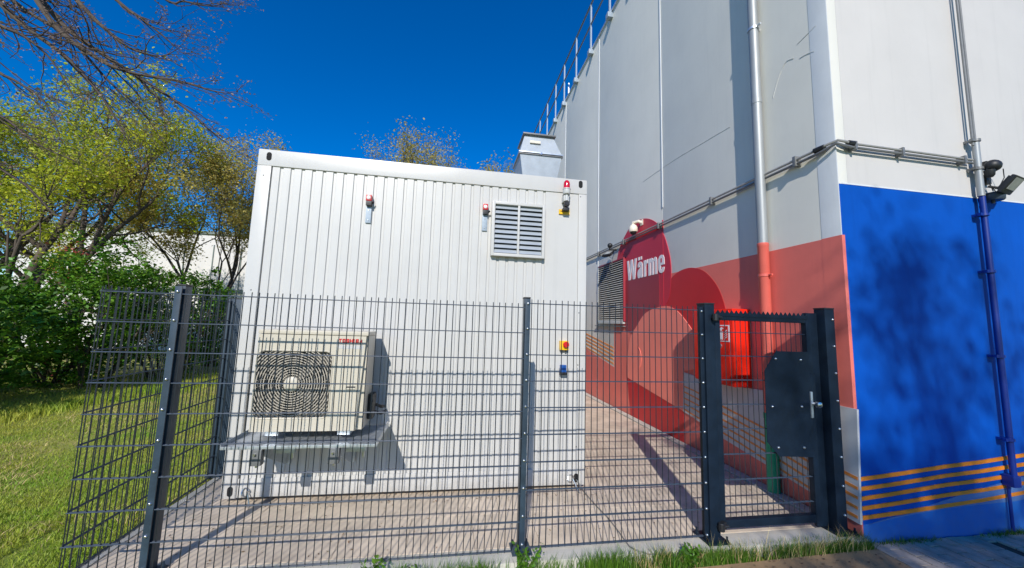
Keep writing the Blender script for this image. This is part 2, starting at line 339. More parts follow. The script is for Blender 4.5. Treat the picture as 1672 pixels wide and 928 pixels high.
# ================================================================== BUILDING
BH = 9.2
bld = thing('painted_building', 'tall pale building with red mural side and blue painted front beside the container', 'building', (WX + 2.5, BY + 5, 0))
MB().box(WX + 0.12, 11, BY + 0.12, 17, -0.3, BH - 0.02).build('core_wall', M['whitewall'], bld)
seams = [2.85, 5.65, 8.45, 11.25, 14.05]
edges = [0.0] + seams
for k in range(5):
    y0 = BY + (0 if k == 0 else edges[k] + 0.004); y1 = BY + edges[k + 1] - 0.004
    box('wall_panel', M['greywall'], bld, WX, WX + 0.12, y0, y1, -0.3, BH, bev=0.003)
for k in range(3):
    x0 = WX + k * 2.8 + (0.121 if k == 0 else 0.004); x1 = min(WX + (k + 1) * 2.8 - 0.004, 11)
    box('front_wall_panel', M['whitewall'], bld, x0, x1, BY, BY + 0.12, -0.3, BH, bev=0.003)
for s_ in seams[:4]:
    box('joint_cover', M['trim'], bld, WX - 0.012, WX + 0.001, BY + s_ - 0.014, BY + s_ + 0.014, 3.72 if s_ < 3 else -0.05, BH - 0.01, bev=0.003)
box('joint_cover', M['crimson'], bld, WX - 0.014, WX + 0.001, BY + 2.84, BY + 2.86, 2.0, 3.5, bev=0.003)
# rounded corner trim
ct = MB().prism([(WX - 0.002, BY + 0.17), (WX - 0.002, BY - 0.004), (WX - 0.000, BY - 0.01), (WX + 0.012, BY - 0.006), (WX + 0.012, BY + 0.001), (WX + 0.001, BY + 0.17)], 2.56, BH - 0.01, 'z')
ct.build('corner_trim', M['trim'], bld)
box('coping', M['galv'], bld, WX - 0.035, 11, BY - 0.035, 17, BH, BH + 0.045, bev=0.004)
def wallpoly(name, m, pts, layer, parent=bld, th=0.003):
    q = [PX(x, y, WX) for x, y in pts]
    x0 = WX - 0.0032 * layer
    # built in true wall coordinates (y along the wall, z up)
    return MB().prism([(p.y, p.z) for p in q], x0, WX + 0.001, 'x').build(name, m, parent, smooth=None)
def arc(pts, n=6):
    """Catmull-Rom through pixel points"""
    out = []
    P = [pts[0]] + list(pts) + [pts[-1]]
    for i in range(1, len(P) - 2):
        for k in range(n):
            t = k / n; a, b, c, d = P[i - 1], P[i], P[i + 1], P[i + 2]
            out.append(tuple(0.5 * (2 * b[j] + (c[j] - a[j]) * t + (2 * a[j] - 5 * b[j] + 4 * c[j] - d[j]) * t * t + (3 * b[j] - a[j] - 3 * c[j] + d[j]) * t ** 3) for j in (0, 1)))
    out.append(tuple(pts[-1])); return out
def wp(s, z): return (BY + s, z)
def wallpoly_w(name, m, pts, layer):
    return MB().prism(pts, WX - 0.0032 * layer, WX + 0.001, 'x').build(name, m, bld, smooth=None)
# salmon field: from the corner to the far grey field, straight top at 2.55 m
zt = 2.555
wallpoly_w('mural_salmon_field', M['salmon'], [(BY - 0.013, zt), (BY + 3.0, zt), (PX(1060, 452, WX).y, zt), (PX(1003, 523, WX).y, PX(1003, 523, WX).z), (PX(1003, 600, WX).y, PX(1003, 600, WX).z), (PX(955, 568, WX).y, PX(955, 568, WX).z), (BY + 12, 0.9), (BY + 12, -0.1), (BY - 0.013, -0.25)], 1)
# salmon return on the corner trim
MB().prism([(WX - 0.0042, BY + 0.175), (WX - 0.0042, BY - 0.014), (WX + 0.03, BY - 0.014), (WX + 0.03, BY + 0.001), (WX + 0.001, BY + 0.175)], 1.02, 2.56, 'z').build('mural_corner_edge', M['salmon'], bld)
MB().prism([(WX - 0.0042, BY + 0.175), (WX - 0.0042, BY - 0.012), (WX + 0.012, BY - 0.012), (WX + 0.012, BY + 0.001), (WX + 0.001, BY + 0.175)], 0.1, 1.02, 'z').build('mural_corner_edge', M['bgrey'], bld)
MB().prism([(WX - 0.0042, BY + 0.175), (WX - 0.0042, BY - 0.012), (WX + 0.012, BY - 0.012), (WX + 0.012, BY + 0.001), (WX + 0.001, BY + 0.175)], -0.25, 0.1, 'z').build('mural_corner_edge', M['salmon'], bld)
ell = arc([(1000, 470), (1008, 425), (1012, 406), (1021, 385.5), (1034, 366), (1054, 357), (1073, 364.5), (1085, 385.5), (1093, 413), (1096, 434), (1096, 455), (1092, 490), (1070, 520), (1040, 548), (1033, 545), (1017, 530), (1006, 505)])
wallpoly('mural_tall_ellipse', M['crimson'], ell, 3)
wallpoly('mural_dark_segment', M['maroon'], [(1022, 458), (1077, 446.5), (1078, 505), (1060, 518), (1042, 540), (1034, 545), (1022, 538)], 4)
c2 = arc([(1094, 462), (1097, 454), (1110, 443), (1128, 437.5), (1146, 441), (1161, 453), (1174, 472), (1183, 496), (1189, 525), (1193, 560), (1193, 600), (1190, 616)])
wallpoly('mural_deep_red_circle', M['red'], c2 + [(1150, 608), (1130, 600), (1085, 560), (1075, 520), (1085, 490)], 2)
pk = arc([(1024.5, 616), (1025, 590), (1029.6, 554), (1040, 534), (1056, 511), (1083, 500.5), (1099, 503), (1112, 513), (1128, 534), (1137, 550), (1143, 575), (1146, 600)])
wallpoly('mural_coral_circle', M['pink'], pk + [(1118, 607), (1118, 672)], 5)
wallpoly('mural_red_wedge', M['red'], [(1025, 615), (1117, 671), (1119, 741), (1031, 686)], 3)
# cool grey band and its orange stripes
wallpoly('mural_grey_band', M['bgrey'], [(1117.5, 608), (1172, 627), (1244, 637), (1300, 649), (1365, 661), (1402, 669), (1405, 760), (1408, 857), (1374, 838), (1325, 803), (1250, 757), (1176, 712), (1135, 683), (1117.5, 672)], 6)
def stripe(name, m, top, th, layer, f):
    pass
sx = [1119, 1135, 1175, 1211, 1247, 1290, 1330, 1370, 1404]
S = [[631, 638, 660, 678.5, 698, 721, 743, 765, 782],
     [640, 648, 671, 690, 710, 734.5, 757.5, 780, 798],
     [650, 658, 681.5, 701, 721.5, 747, 771, 795, 813.5],
     [659, 668, 691.5, 712, 733.5, 760.5, 785.5, 811, 830],
     [668, 678, 702, 724, 747, 774.5, 800, 826.5, 845]]
for row in S:
    th = [2.2, 2.3, 2.8, 3.1, 3.4, 3.8, 4.2, 4.6, 5]
    wallpoly('mural_orange_stripe', M['orange2'], [(x, y - t / 2) for x, y, t in zip(sx, row, th)] + [(x, y + t / 2) for x, y, t in reversed(list(zip(sx, row, th)))], 7)
for a, b in ((545.6, 568), (551, 574), (556, 580.3), (561.5, 587), (567.5, 594)):
    wallpoly('mural_orange_stripe', M['orange2'], [(956, a - 2), (1002, b - 1.1), (1002, b + 1.1), (956, a + .2)], 2)
# small hatch outline on the coral circle
hc = PX(1043, 585, WX)
MB().tube([(WX - .02, hc.y + .12 * math.cos(t), hc.z + .2 * math.sin(t)) for t in np.linspace(PI * .5, PI * 1.5, 12)], 0.006, 6).build('hatch_ring', M['pink'], bld)
# lettering built stroke by stroke (heavy condensed capitals and lower case)
LET = {
 'W': (1.32, [[(0, 1.32), (.26, 1.32), (.36, .45), (.52, 1.32), (.8, 1.32), (.96, .45), (1.06, 1.32), (1.32, 1.32), (1.1, 0), (.82, 0), (.66, .85), (.5, 0), (.22, 0)]]),
 'a': (.72, [[(.06, .68), (.06, .85), (.14, .97), (.3, 1.02), (.46, 1.0), (.6, .92), (.66, .78), (.66, 0), (.42, 0), (.42, .1), (.34, .02), (.2, -.02), (.08, .04), (.02, .16), (.02, .36), (.1, .5), (.3, .6), (.42, .66), (.42, .78), (.36, .84), (.3, .78), (.3, .68)]]),
 'dot': (0, [[(.1, 1.12), (.28, 1.12), (.28, 1.32), (.1, 1.32)], [(.4, 1.12), (.58, 1.12), (.58, 1.32), (.4, 1.32)]]),
 'r': (.5, [[(.04, 0), (.3, 0), (.3, .6), (.36, .74), (.5, .78), (.5, 1.02), (.4, 1.0), (.3, .88), (.3, 1.0), (.04, 1.0)]]),
 'm': (1.06, [[(.04, 0), (.28, 0), (.28, .76), (.34, .82), (.4, .76), (.4, 0), (.64, 0), (.64, .76), (.7, .82), (.76, .76), (.76, 0), (1.0, 0), (1.0, .82), (.92, .98), (.8, 1.02), (.66, .96), (.6, .86), (.52, .98), (.4, 1.02), (.3, .94), (.28, .9), (.28, 1.0), (.04, 1.0)]]),
 'e': (.72, [[(.64, .3), (.64, .2), (.56, .04), (.36, -.02), (.16, .04), (.04, .2), (.03, .5), (.04, .8), (.16, .97), (.34, 1.02), (.54, .97), (.64, .8), (.66, .44), (.28, .44), (.28, .22), (.34, .16), (.4, .22), (.4, .3)]]),
}
EYE = [(.28, .58), (.41, .58), (.41, .78), (.345, .85), (.28, .78)]
lp0 = PX(1025, 457, WX); lp1 = PX(1087.5, 447, WX)
ltop = PX(1087, 410, WX).z
total = 1.32 + .1 + .72 + .05 + .5 + .05 + 1.06 + .05 + .72
sc_w = (lp0.y - lp1.y) / total
h_u = (3.0 - 2.60) / 1.32
cur = 0
for ch in ('W', 'a', 'r', 'm', 'e'):
    wd, polys = LET[ch]
    lay = WX - 0.0165
    mb = MB()
    for poly in polys: mb.prism([(lp0.y - (cur + px_) * sc_w, 2.60 + py_ * h_u) for px_, py_ in poly], lay, WX - 0.010, 'x')
    if ch == 'a':
        for poly in LET['dot'][1]: mb.prism([(lp0.y - (cur + px_) * sc_w, 2.60 + py_ * h_u) for px_, py_ in poly], lay, WX - 0.010, 'x')
    L = mb.build('letter', M['letter'], bld, smooth=None)
    if ch == 'e': MB().prism([(lp0.y - (cur + px_) * sc_w, 2.60 + py_ * h_u) for px_, py_ in EYE], lay - 0.002, WX - 0.010, 'x').build('letter_counter', M['crimson'], L, smooth=None)
    cur += wd + (.1 if ch == 'W' else .05)
# faint cable scar and old repair marks in the pale upper wall
for pts in ([(1050, 297), (1100, 262), (1150, 232), (1192, 207)], [(1262, 160), (1271, 128), (1283, 102), (1296, 95)], [(1302, 72), (1318, 56), (1332, 42)], [(1306, 95), (1318, 88), (1330, 84)]):
    q = [PX(x, y, WX - .0015) for x, y in arc(pts, 5)]
    MB().tube([tuple(v) for v in q], .0035, 4).build('repair_mark', M['scar'], bld)
# blue front
def frontpoly(name, m, pts, layer, world=False):
    q = pts if world else [(PY(x, y, BY).x, PY(x, y, BY).z) for x, y in pts]
    return MB().prism(q, BY - 0.0032 * layer, BY + 0.001, 'y').build(name, m, bld, smooth=None)
zb = 3.05
frontpoly('mural_blue_field', M['blue'], [(WX + 0.002, -0.25), (9.5, -0.25), (9.5, zb), (WX + 0.002, zb)], 1, True)
box('mural_top_line', M['trim'], bld, WX + 0.05, 9.5, BY - 0.006, BY + 0.001, zb, zb + 0.012)
lowb = [(1412.6, 857), (1470, 843), (1535, 831), (1572, 826), (1654, 818)]
pr_ = PY(1654, 818, BY)
frontpoly('mural_azure_band', M['blue2'], [(WX + 0.014, -0.25), (9.5, -0.25), (9.5, pr_.z + .4), (pr_.x, pr_.z)] + [(PY(x, y, BY).x, PY(x, y, BY).z) for x, y in reversed(lowb[1:-1])] + [(WX + 0.014, PY(1412, 857, BY).z)], 2, True)
sw = [(1413, 857), (1450, 845), (1482, 838.5), (1535, 818), (1590, 800), (1654, 783)]
pr2 = PY(1654, 783, BY)
frontpoly('mural_grey_swoosh', M['blue3'], [(PY(x, y, BY).x, PY(x, y, BY).z) for x, y in sw] + [(9.5, pr2.z + .9), (9.5, pr_.z + .4)] + [(PY(x, y, BY).x, PY(x, y, BY).z) for x, y in reversed(lowb)], 3, True)
for yl, ym, yr in ((782, 761, 745), (798, 776, 760), (814, 791, 775), (830, 807.6, 790.5), (845.4, 824.6, 806)):
    P3 = [PY(1405.5, yl, BY), PY(1470, (yl + ym) / 2 + 1.2, BY), PY(1544, ym, BY), PY(1600, (ym + yr) / 2 + 1, BY), PY(1656, yr, BY)]
    e = P3[-1] + (P3[-1] - P3[-2]) * 6; P3.append(e); P3[0].x = WX + 0.016
    hh = 0.0155
    frontpoly('mural_orange_stripe', M['orange'], [(p.x, p.z - hh) for p in P3] + [(p.x, p.z + hh) for p in reversed(P3)], 4, True)

# ================================================================== ROOF RAILING
rr = thing('roof_railing', 'galvanised guard railing along the roof edge of the tall building', 'railing', (WX, BY + 7, BH))
pys = [13.55 + 2.6, 14.8, 13.55, 12.35, 11.3, 10.08, 8.88, 7.66, 6.44, 5.22, 4.0]
for y in pys:
    a = box('railing_post', M['strap'], rr, WX - 0.075, WX - 0.035, y - 0.022, y + 0.022, BH - 0.02, BH + 1.36)
    box('post_bracket', M['strap'], a, WX - 0.13, WX - 0.0, y - 0.07, y + 0.07, BH - 0.16, BH - 0.03, bev=0.005)
MB().tube([(WX - 0.055, 3.2, BH + 1.36), (WX - 0.055, 17, BH + 1.36)], 0.028, 8).build('top_rail', M['railp'], rr)
MB().tube([(WX - 0.055, 3.2, BH + 0.75), (WX - 0.055, 17, BH + 0.75)], 0.024, 8).build('middle_rail', M['railp'], rr)
MB().tube([(WX + 0.2, 11.6, BH), (WX + 0.2, 11.6, BH + 0.9)], 0.03, 8).build('vent_stub', M['galv'], rr)

# ================================================================== DOWNPIPE
dp = thing('downpipe', 'tall round downpipe, bare zinc above, salmon painted lower down and green at its foot', 'downpipe', (WX - 0.07, BY + 0.88, 0))
dx, dy = WX - 0.072, BY + 0.775
MB().lathe((dx, dy, 0), [(2.62, .052), (BH, .052)], 20).build('zinc_pipe', M['pipe'], dp)
for z in (4.3, 7.2): MB().lathe((dx, dy, z), [(0, .053), (.004, .056), (.06, .056), (.064, .053)], 20).build('pipe_socket', M['pipe'], dp)
MB().lathe((dx, dy, 0), [(0.76, .055), (2.60, .055), (2.605, .058), (2.64, .058), (2.645, .053)], 20).build('painted_pipe', M['spipe'], dp)
MB().lathe((dx, dy, 0), [(-.03, .06), (0.74, .06), (.745, .066), (.80, .066), (.805, .056)], 20).build('foot_pipe', M['green'], dp)
for z, mm in ((2.28, 'spipe'), (1.2, 'spipe'), (5.25, 'galv'), (8.1, 'galv')):
    c = MB().lathe((dx, dy, z - .014), [(0, .062), (.028, .062)], 20).box(dx - .002, WX, dy - .02, dy + .02, z - .012, z + .012)
    c.tube([(dx, dy - .06, z), (dx, dy - .105, z)], .012, 8); c.build('pipe_clamp', M[mm], dp)
# ================================================================== CONDUITS
cz = 3.43
cw = thing('wall_conduit', 'pair of grey conduits running along the red mural wall and round the corner', 'conduit', (WX - 0.04, BY + 3, cz))
MB().tube([(WX - .05, BY + 13, cz + .03), (WX - .05, BY + .12, cz + .0), (WX - .03, BY + .03, cz + .015), (WX + .0, BY - .035, cz + .025), (WX + .06, BY - .05, cz + .012), (WX + .12, BY - .05, cz)], .013, 8).build('upper_tube', M['conlight'], cw)
MB().tube([(WX - .045, BY + 13, cz - .015), (WX - .045, BY + .17, cz - .042), (WX - .05, BY + .08, cz - .04), (WX - .03, BY - .045, cz - .012), (WX + .05, BY - .05, cz - .03), (WX + .12, BY - .05, cz - .036)], .014, 8).build('lower_tube', M['conduit'], cw)
MB().tube([(WX + .1, BY - .05, cz), (5.04, BY - .05, cz - .008)], .011, 8).build('upper_tube', M['conlight'], cw)
MB().tube([(WX + .1, BY - .05, cz - .036), (5.04, BY - .05, cz - .040)], .012, 8).build('lower_tube', M['conduit'], cw)
for s_ in (0.35, 1.6, 2.9, 4.2, 5.5, 6.8): box('conduit_clip', M['conduit'], cw, WX - .075, WX, BY + s_ - .016, BY + s_ + .016, cz - .07, cz + .035, bev=.004)
for x in (WX + .16, WX + .7, WX + 1.45): box('conduit_clip', M['conduit'], cw, x - .012, x + .012, BY - .07, BY, cz - .06, cz + .02, bev=.004)
for y_, z_ in ((BY + .1, cz + .0),): MB().tube([(WX - .05, y_ + .05, z_), (WX - .04, y_ - .04, z_)], .027, 8).build('conduit_coupling', M['black'], cw)
MB().tube([(WX + .09, BY - .05, cz - .0), (WX + .15, BY - .05, cz - .0)], .026, 8).build('conduit_coupling', M['black'], cw)
rp_ = thing('riser_pipe', 'thin riser pipe on the front wall, bare metal above and blue painted below', 'pipe', (5.085, BY, 0))
MB().lathe((5.05, BY - .06, 0), [(3.57, .010), (BH, .010)], 10).build('cable_tube', M['conduit'], rp_)
MB().lathe((5.08, BY - .06, 0), [(3.57, .012), (BH, .012)], 10).build('cable_tube', M['conduit'], rp_)
MB().lathe((5.085, BY - .06, 0), [(3.05, .027), (3.60, .027)], 16).build('metal_sleeve', M['pipe'], rp_)
MB().lathe((5.095, BY - .06, 0), [(0.40, .023), (3.05, .023)], 16).build('painted_sleeve', M['bluepipe'], rp_)
MB().lathe((5.065, BY - .035, 0), [(-.1, .012), (.42, .012)], 10).build('foot_tube', M['bluepipe'], rp_)
MB().box(5.035, 5.125, BY - .09, BY - .01, .34, .44, bev=.01).build('pipe_boot', M['bluepipe'], rp_)
for z, m_ in ((3.62, 'conduit'), (3.33, 'conduit'), (5.4, 'conduit'), (2.86, 'bluepipe'), (2.3, 'bluepipe'), (1.5, 'bluepipe'), (.75, 'bluepipe')):
    MB().lathe((5.085, BY - .06, z - .012), [(0, .038), (.024, .038)], 16).box(5.035, 5.05, BY - .075, BY, z - .012, z + .012).box(5.02, 5.055, BY - .08, BY - .055, z - .014, z + .014).build('pipe_clip', M[m_], rp_)
# fittings on the front wall
sen = thing('motion_sensor', 'round black sensor head on the white front wall beside the riser pipe', 'sensor', (5.33, BY, 3.42))
q = PY(1621, 271, BY - .12)
MB().sphere(q, .062, 16, (1.1, .95, .95)).build('sensor_head', M['black'], sen)
MB().tube([(5.22, BY - .06, q.z - .02), (q.x - .05, q.y, q.z - .03)], .02, 8).lathe((q.x - .03, q.y + .01, q.z - .115), [(0, .02), (.02, .034), (.07, .04)], 12).box(5.24, 5.30, BY - .04, BY, 3.38, 3.44, bev=.006).build('sensor_bracket', M['black'], sen)
fl = thing('floodlight', 'black floodlight with grey glass aimed down from the white front wall', 'floodlight', (5.5, BY, 3.2))
def slanted_head(c, w_, h_, d_, tilt, yawr, names, parent):
    R_ = Matrix.Rotation(yawr, 3, 'Z') @ Matrix.Rotation(tilt, 3, 'X')
    def T(mb): mb.v = [tuple(Vector(c) + R_ @ Vector(p)) for p in mb.v]; return mb
    b_ = T(MB().box(-w_ / 2, w_ / 2, -d_ / 2, d_ / 2, -h_ / 2, h_ / 2, bev=.012)).build(names[0], M['black'], parent)
    T(MB().box(-w_ * .36, w_ * .36, -d_ / 2 - .004, -d_ / 2 + .003, -h_ * .25, h_ * .4)).build(names[1], M['glass'], parent)
    f_ = MB()
    for k in range(7): f_.box(-w_ * .4 + k * w_ * .13, -w_ * .4 + k * w_ * .13 + .006, d_ / 2, d_ / 2 + .02, -h_ * .4, h_ * .4)
    T(f_).build('cooling_fins', M['black'], parent)
q = PY(1651, 302, BY - .2)
slanted_head(q, .2, .17, .035, math.radians(38), math.radians(12), ('lamp_body', 'lamp_glass'), fl)
MB().tube([(5.24, BY - .03, q.z + .05), (5.30, BY - .10, q.z + .01), (q.x - .08, q.y + .03, q.z - .02)], .012, 8).box(5.22, 5.28, BY - .04, BY, 3.2, 3.3, bev=.006).build('mounting_arm', M['black'], fl)
MB().tube([(5.33, BY - .1, 3.34), (5.37, BY - .08, 3.26), (5.34, BY - .06, 3.18), (5.28, BY - .04, 3.13), (5.24, BY - .04, 3.24)], .004, 6).tube([(5.24, BY - .04, 3.2), (5.27, BY - .06, 3.12), (5.36, BY - .06, 3.08)], .004, 6).build('loose_cable', M['black'], fl)
jb = thing('junction_box', 'dark round junction box under the floodlight on the front wall', 'junction box', (5.4, BY, 3.08))
q = PY(1624, 328, BY - .085)
MB().lathe((q.x, q.y, q.z), [(0, .062), (.01, .07), (.06, .073), (.065, .084), (.072, .084), (.074, .04)], 18).build('box_body', mat('slate_grey_plastic', (.035, .05, .075), .5, var=.1), jb)
MB().lathe((q.x - .02, q.y, q.z - .03), [(0, .012), (.03, .014)], 10).box(q.x - .03, q.x + .03, BY - .03, BY, q.z + .01, q.z + .05).build('cable_gland', M['black'], jb)
# ================================================================== FITTINGS ON THE MURAL WALL
gr = thing('wall_grille', 'tall grey ventilation grille on the mural wall left of the lettering', 'grille', (WX, 7.6, 1.8))
gy0, gy1, gz0, gz1 = 7.0, 8.29, 1.81, 3.07
gx = WX - .055
box('frame_side', M['maroon'], gr, gx, WX, gy0 - .03, gy0, gz0 - .02, gz1 + .03, bev=.003)  # red reflected from the mural put into the colour, top rail too
box('frame_side', M['ltgrey'], gr, gx, WX, gy1, gy1 + .03, gz0 - .02, gz1 + .03, bev=.003)
box('frame_rail', M['maroon'], gr, gx, WX, gy0, gy1, gz1, gz1 + .03, bev=.003)
box('frame_rail', M['ltgrey'], gr, gx, WX, gy0, gy1, gz0 - .07, gz0 - .0, bev=.003)
box('duct_back', M['void'], gr, WX - .012, WX + .001, gy0, gy1, gz0, gz1)
box('drip_bar', M['conduit'], gr, gx - .01, WX, gy0 - .03, gy1 + .15, gz0 - .13, gz0 - .11)
ns = 27
sm = MB().prism([(-.045, -.019), (-.04, -.022), (.045, .017), (.04, .021)], gy0 + .002, gy1 - .002, 'y')
sm_ = MB()
hy = (gy1 - gy0) / 2 - .003
sm_.add([(-.018, -hy, -.016), (-.018, hy, -.016), (.016, hy, .014), (.016, -hy, .014), (-.015, -hy, -.020), (-.015, hy, -.020), (.019, hy, .010), (.019, -hy, .010)], [(0, 1, 2, 3), (7, 6, 5, 4), (0, 4, 5, 1), (3, 2, 6, 7), (0, 3, 7, 4), (1, 5, 6, 2)])
smesh = sm_.mesh('slat', mat('weathered_grey_slat', (.62, .6, .52), .5, .1, var=.1))
for k in range(ns): inst('slat', smesh, gr, (gx + .02, (gy0 + gy1) / 2, gz0 + .025 + k * (gz1 - gz0 - .04) / (ns - 1)))
dc = thing('dome_camera', 'cream dome security camera on a bracket above the lettering', 'security camera', (WX, 6.55, 3.6))
p = PX(1034, 374, WX - .13)
MB().tube([(WX, p.y - .10, p.z + .10), (WX - .07, p.y - .08, p.z + .13), (p.x, p.y, p.z + .12), (p.x, p.y, p.z + .06)], .03, 10).box(WX - .02, WX, p.y - .15, p.y - .05, p.z + .05, p.z + .16, bev=.01).build('bracket', M['camwhite'], dc)
MB().lathe((p.x, p.y, p.z - .06), [(0, .075), (.015, .082), (.08, .08), (.12, .06), (.15, .025)], 18).build('housing', M['camwhite'], dc)
MB().sphere((p.x, p.y, p.z - .06), .062, 14, (1, 1, .9)).build('dome', M['black'], dc)
f2 = thing('floodlight', 'small black floodlight hanging under the conduit above the wall grille', 'floodlight', (WX, 7.75, 3.4))
p = PX(995, 412, WX - .16)
slanted_head((p.x - .03, p.y, p.z - .04), .2, .2, .04, math.radians(-58), math.radians(-60), ('lamp_body', 'lamp_glass'), f2)
MB().sphere((p.x, p.y - .03, p.z + .14), .055, 12).tube([(WX, p.y, p.z + .06), (p.x, p.y, p.z + .05), (p.x, p.y - .03, p.z + .14)], .018, 8).build('sensor_head', M['black'], f2)
MB().tube([(p.x, p.y, p.z - .08), (p.x + .04, p.y - .05, p.z - .2), (p.x + .02, p.y + .06, p.z - .32), (WX - .06, p.y + .1, p.z - .42)], .006, 6).tube([(p.x, p.y - .06, p.z), (p.x + .03, p.y - .12, p.z - .1), (p.x + .05, p.y - .02, p.z - .3)], .005, 6).build('loose_cable', M['conduit'], f2)
# extinguisher cabinet
ca = thing('extinguisher_cabinet', 'bright red fire extinguisher cabinet on the mural wall seen through the gate', 'cabinet', (WX - .1, 4.2, 1.0))
cx0 = PY(1197, 600, 3.83).x
box('cabinet_body', M['cabinet'], ca, cx0 + .012, WX - .002, 3.83, 4.52, 1.02, 1.92, bev=.012)
dr = box('cabinet_door', M['cabinet'], ca, cx0 - .006, cx0 + .010, 3.87, 4.50, 1.04, 1.90, bev=.005)
for k in (0.25, .5, .75): box('side_rib', M['cabinet'], ca, cx0 + .02 + k * (WX - cx0 - .02) - .004, cx0 + .02 + k * (WX - cx0 - .02) + .004, 3.826, 3.831, 1.06, 1.88, bev=.001)
def doorpt(x, y): q = PX(x, y, cx0 - .006); return (q.y, q.z)
sx0 = cx0 - .009
a0, a1 = doorpt(1171.5, 532), doorpt(1191.5, 557)
y_l, z_t = a0; y_r, z_b = a1
z_t = doorpt(1181, 531)[1]; z_b = doorpt(1181, 558)[1]
sg = MB().box(sx0, cx0 - .005, y_r, y_l, z_b, z_t).build('sign_border', M['letter'], dr, smooth=None)
MB().box(sx0 - .002, sx0 + .001, y_r + .018, y_l - .018, z_b + .012, z_t - .012).build('sign_field', M['cabinet'], sg, smooth=None)
W_ = y_l - y_r; H_ = z_t - z_b
def sgb(u0_, u1_, v0_, v1_): return (sx0 - .004, sx0 + .001, y_l - u1_ * W_, y_l - u0_ * W_, z_b + v0_ * H_, z_b + v1_ * H_)
pic = MB().box(*sgb(.18, .46, .12, .62)); pic.prism([(y_l - .24 * W_, z_b + .66 * H_), (y_l - .4 * W_, z_b + .66 * H_), (y_l - .4 * W_, z_b + .74 * H_), (y_l - .56 * W_, z_b + .78 * H_), (y_l - .38 * W_, z_b + .88 * H_), (y_l - .24 * W_, z_b + .8 * H_)], sx0 - .004, sx0 + .001, 'x')
for k in range(4): pic.prism([(y_l - (.56) * W_, z_b + (.14 + k * .13) * H_), (y_l - .62 * W_, z_b + (.14 + k * .13) * H_), (y_l - .86 * W_, z_b + (.3 + k * .13) * H_), (y_l - .8 * W_, z_b + (.32 + k * .13) * H_)], sx0 - .004, sx0 + .001, 'x')
pic.build('sign_pictogram', M['letter'], dr, smooth=None)
kp = doorpt(1175.5, 565)
MB().lathe((cx0 - .006, kp[0], kp[1]), [(0, .035), (-.008, .035), (-.012, .028)][::-1], 16, (1, 0, 0)).build('lock', M['steel'], dr)

# ================================================================== CONTAINER
cX0, cX1, cYf, cYb, cZ0, cZ1 = -1.925, 1.435, 3.80, 9.8, 0.045, 3.285
cc = thing('office_container', 'white steel plant container with ribbed end wall standing on the paved yard', 'container', ((cX0 + cX1) / 2, 6.8, 0))
pw = 0.125
for x0, x1 in ((cX0, cX0 + pw), (cX1 - .095, cX1)):
    for y0, y1 in ((cYf, cYf + .15), (cYb - .15, cYb)): box('corner_post', M['frame'], cc, x0, x1, y0, y1, cZ0, cZ1 - .165, bev=.006)
for y0, y1 in ((cYf, cYf + .15), (cYb - .15, cYb)):
    box('top_rail', M['frame'], cc, cX0, cX1, y0, y1, cZ1 - .163, cZ1, bev=.007)
    box('bottom_rail', M['frame'], cc, cX0 + pw + .002, cX1 - .097, y0 + .003, y1, cZ0 + .004, cZ0 + .165, bev=.006)
for x0, x1 in ((cX0 + .01, cX0 + .12), (cX1 - .12, cX1 - .01)):
    box('side_rail', M['frame'], cc, x0, x1, cYf + .152, cYb - .152, cZ1 - .16, cZ1 - .004, bev=.006)
    box('side_rail', M['frame'], cc, x0, x1, cYf + .152, cYb - .152, cZ0, cZ0 + .16, bev=.006)
box('side_wall', M['white'], cc, cX0 + .02, cX0 + .08, cYf + .15, cYb - .15, cZ0 + .16, cZ1 - .16)
box('side_wall', M['white'], cc, cX1 - .08, cX1 - .02, cYf + .15, cYb - .15, cZ0 + .16, cZ1 - .16)
box('roof_sheet', M['frame'], cc, cX0 + .12, cX1 - .12, cYf + .15, cYb - .15, cZ1 - .07, cZ1 - .03)
box('floor_frame', M['frame'], cc, cX0 + .12, cX1 - .12, cYf + .15, cYb - .15, cZ0 + .02, cZ0 + .16)
box('rear_wall', M['white'], cc, cX0 + .1, cX1 - .1, cYb - .1, cYb - .05, cZ0 + .16, cZ1 - .16)
box('inner_wall', M['void'], cc, cX0 + .11, cX1 - .1, cYf + .06, cYf + .075, cZ0 + .16, cZ1 - .165)
zl, zh = cZ0 + .163, cZ1 - .158
px0 = cX0 + pw + .004; pitch = 0.0985; npn = 28
def rib_mesh(w_, groove=True):
    yf, yg = 0.012, 0.023
    prof = [(0, yg), (.006, yf), (w_ - .028, yf), (w_ - .022, yg), (w_, yg)] if groove else [(0, yg), (.006, yf), (w_, yf)]
    n = len(prof); top = zh; V_ = []
    for z in (zl, zh): V_ += [(x, y, z) for x, y in prof]
    for z in (zl, zh): V_ += [(x, y + .004, z) for x, y in prof]
    F_ = []
    for i in range(n - 1):
        F_.append((i, i + 1, n + i + 1, n + i)); F_.append((2 * n + i, 3 * n + i, 3 * n + i + 1, 2 * n + i + 1))
        F_.append((n + i, n + i + 1, 3 * n + i + 1, 3 * n + i)); F_.append((i, 2 * n + i, 2 * n + i + 1, i + 1))
    return MB().add(V_, F_).mesh('wall_rib', M['white'], (0, 0, 0), None)
rm = rib_mesh(pitch)
for k in range(npn): inst('wall_rib', rm, cc, (px0 + k * pitch, cYf, 0))
inst('wall_rib', rib_mesh(cX1 - .097 - (px0 + npn * pitch), False), cc, (px0 + npn * pitch, cYf, 0))
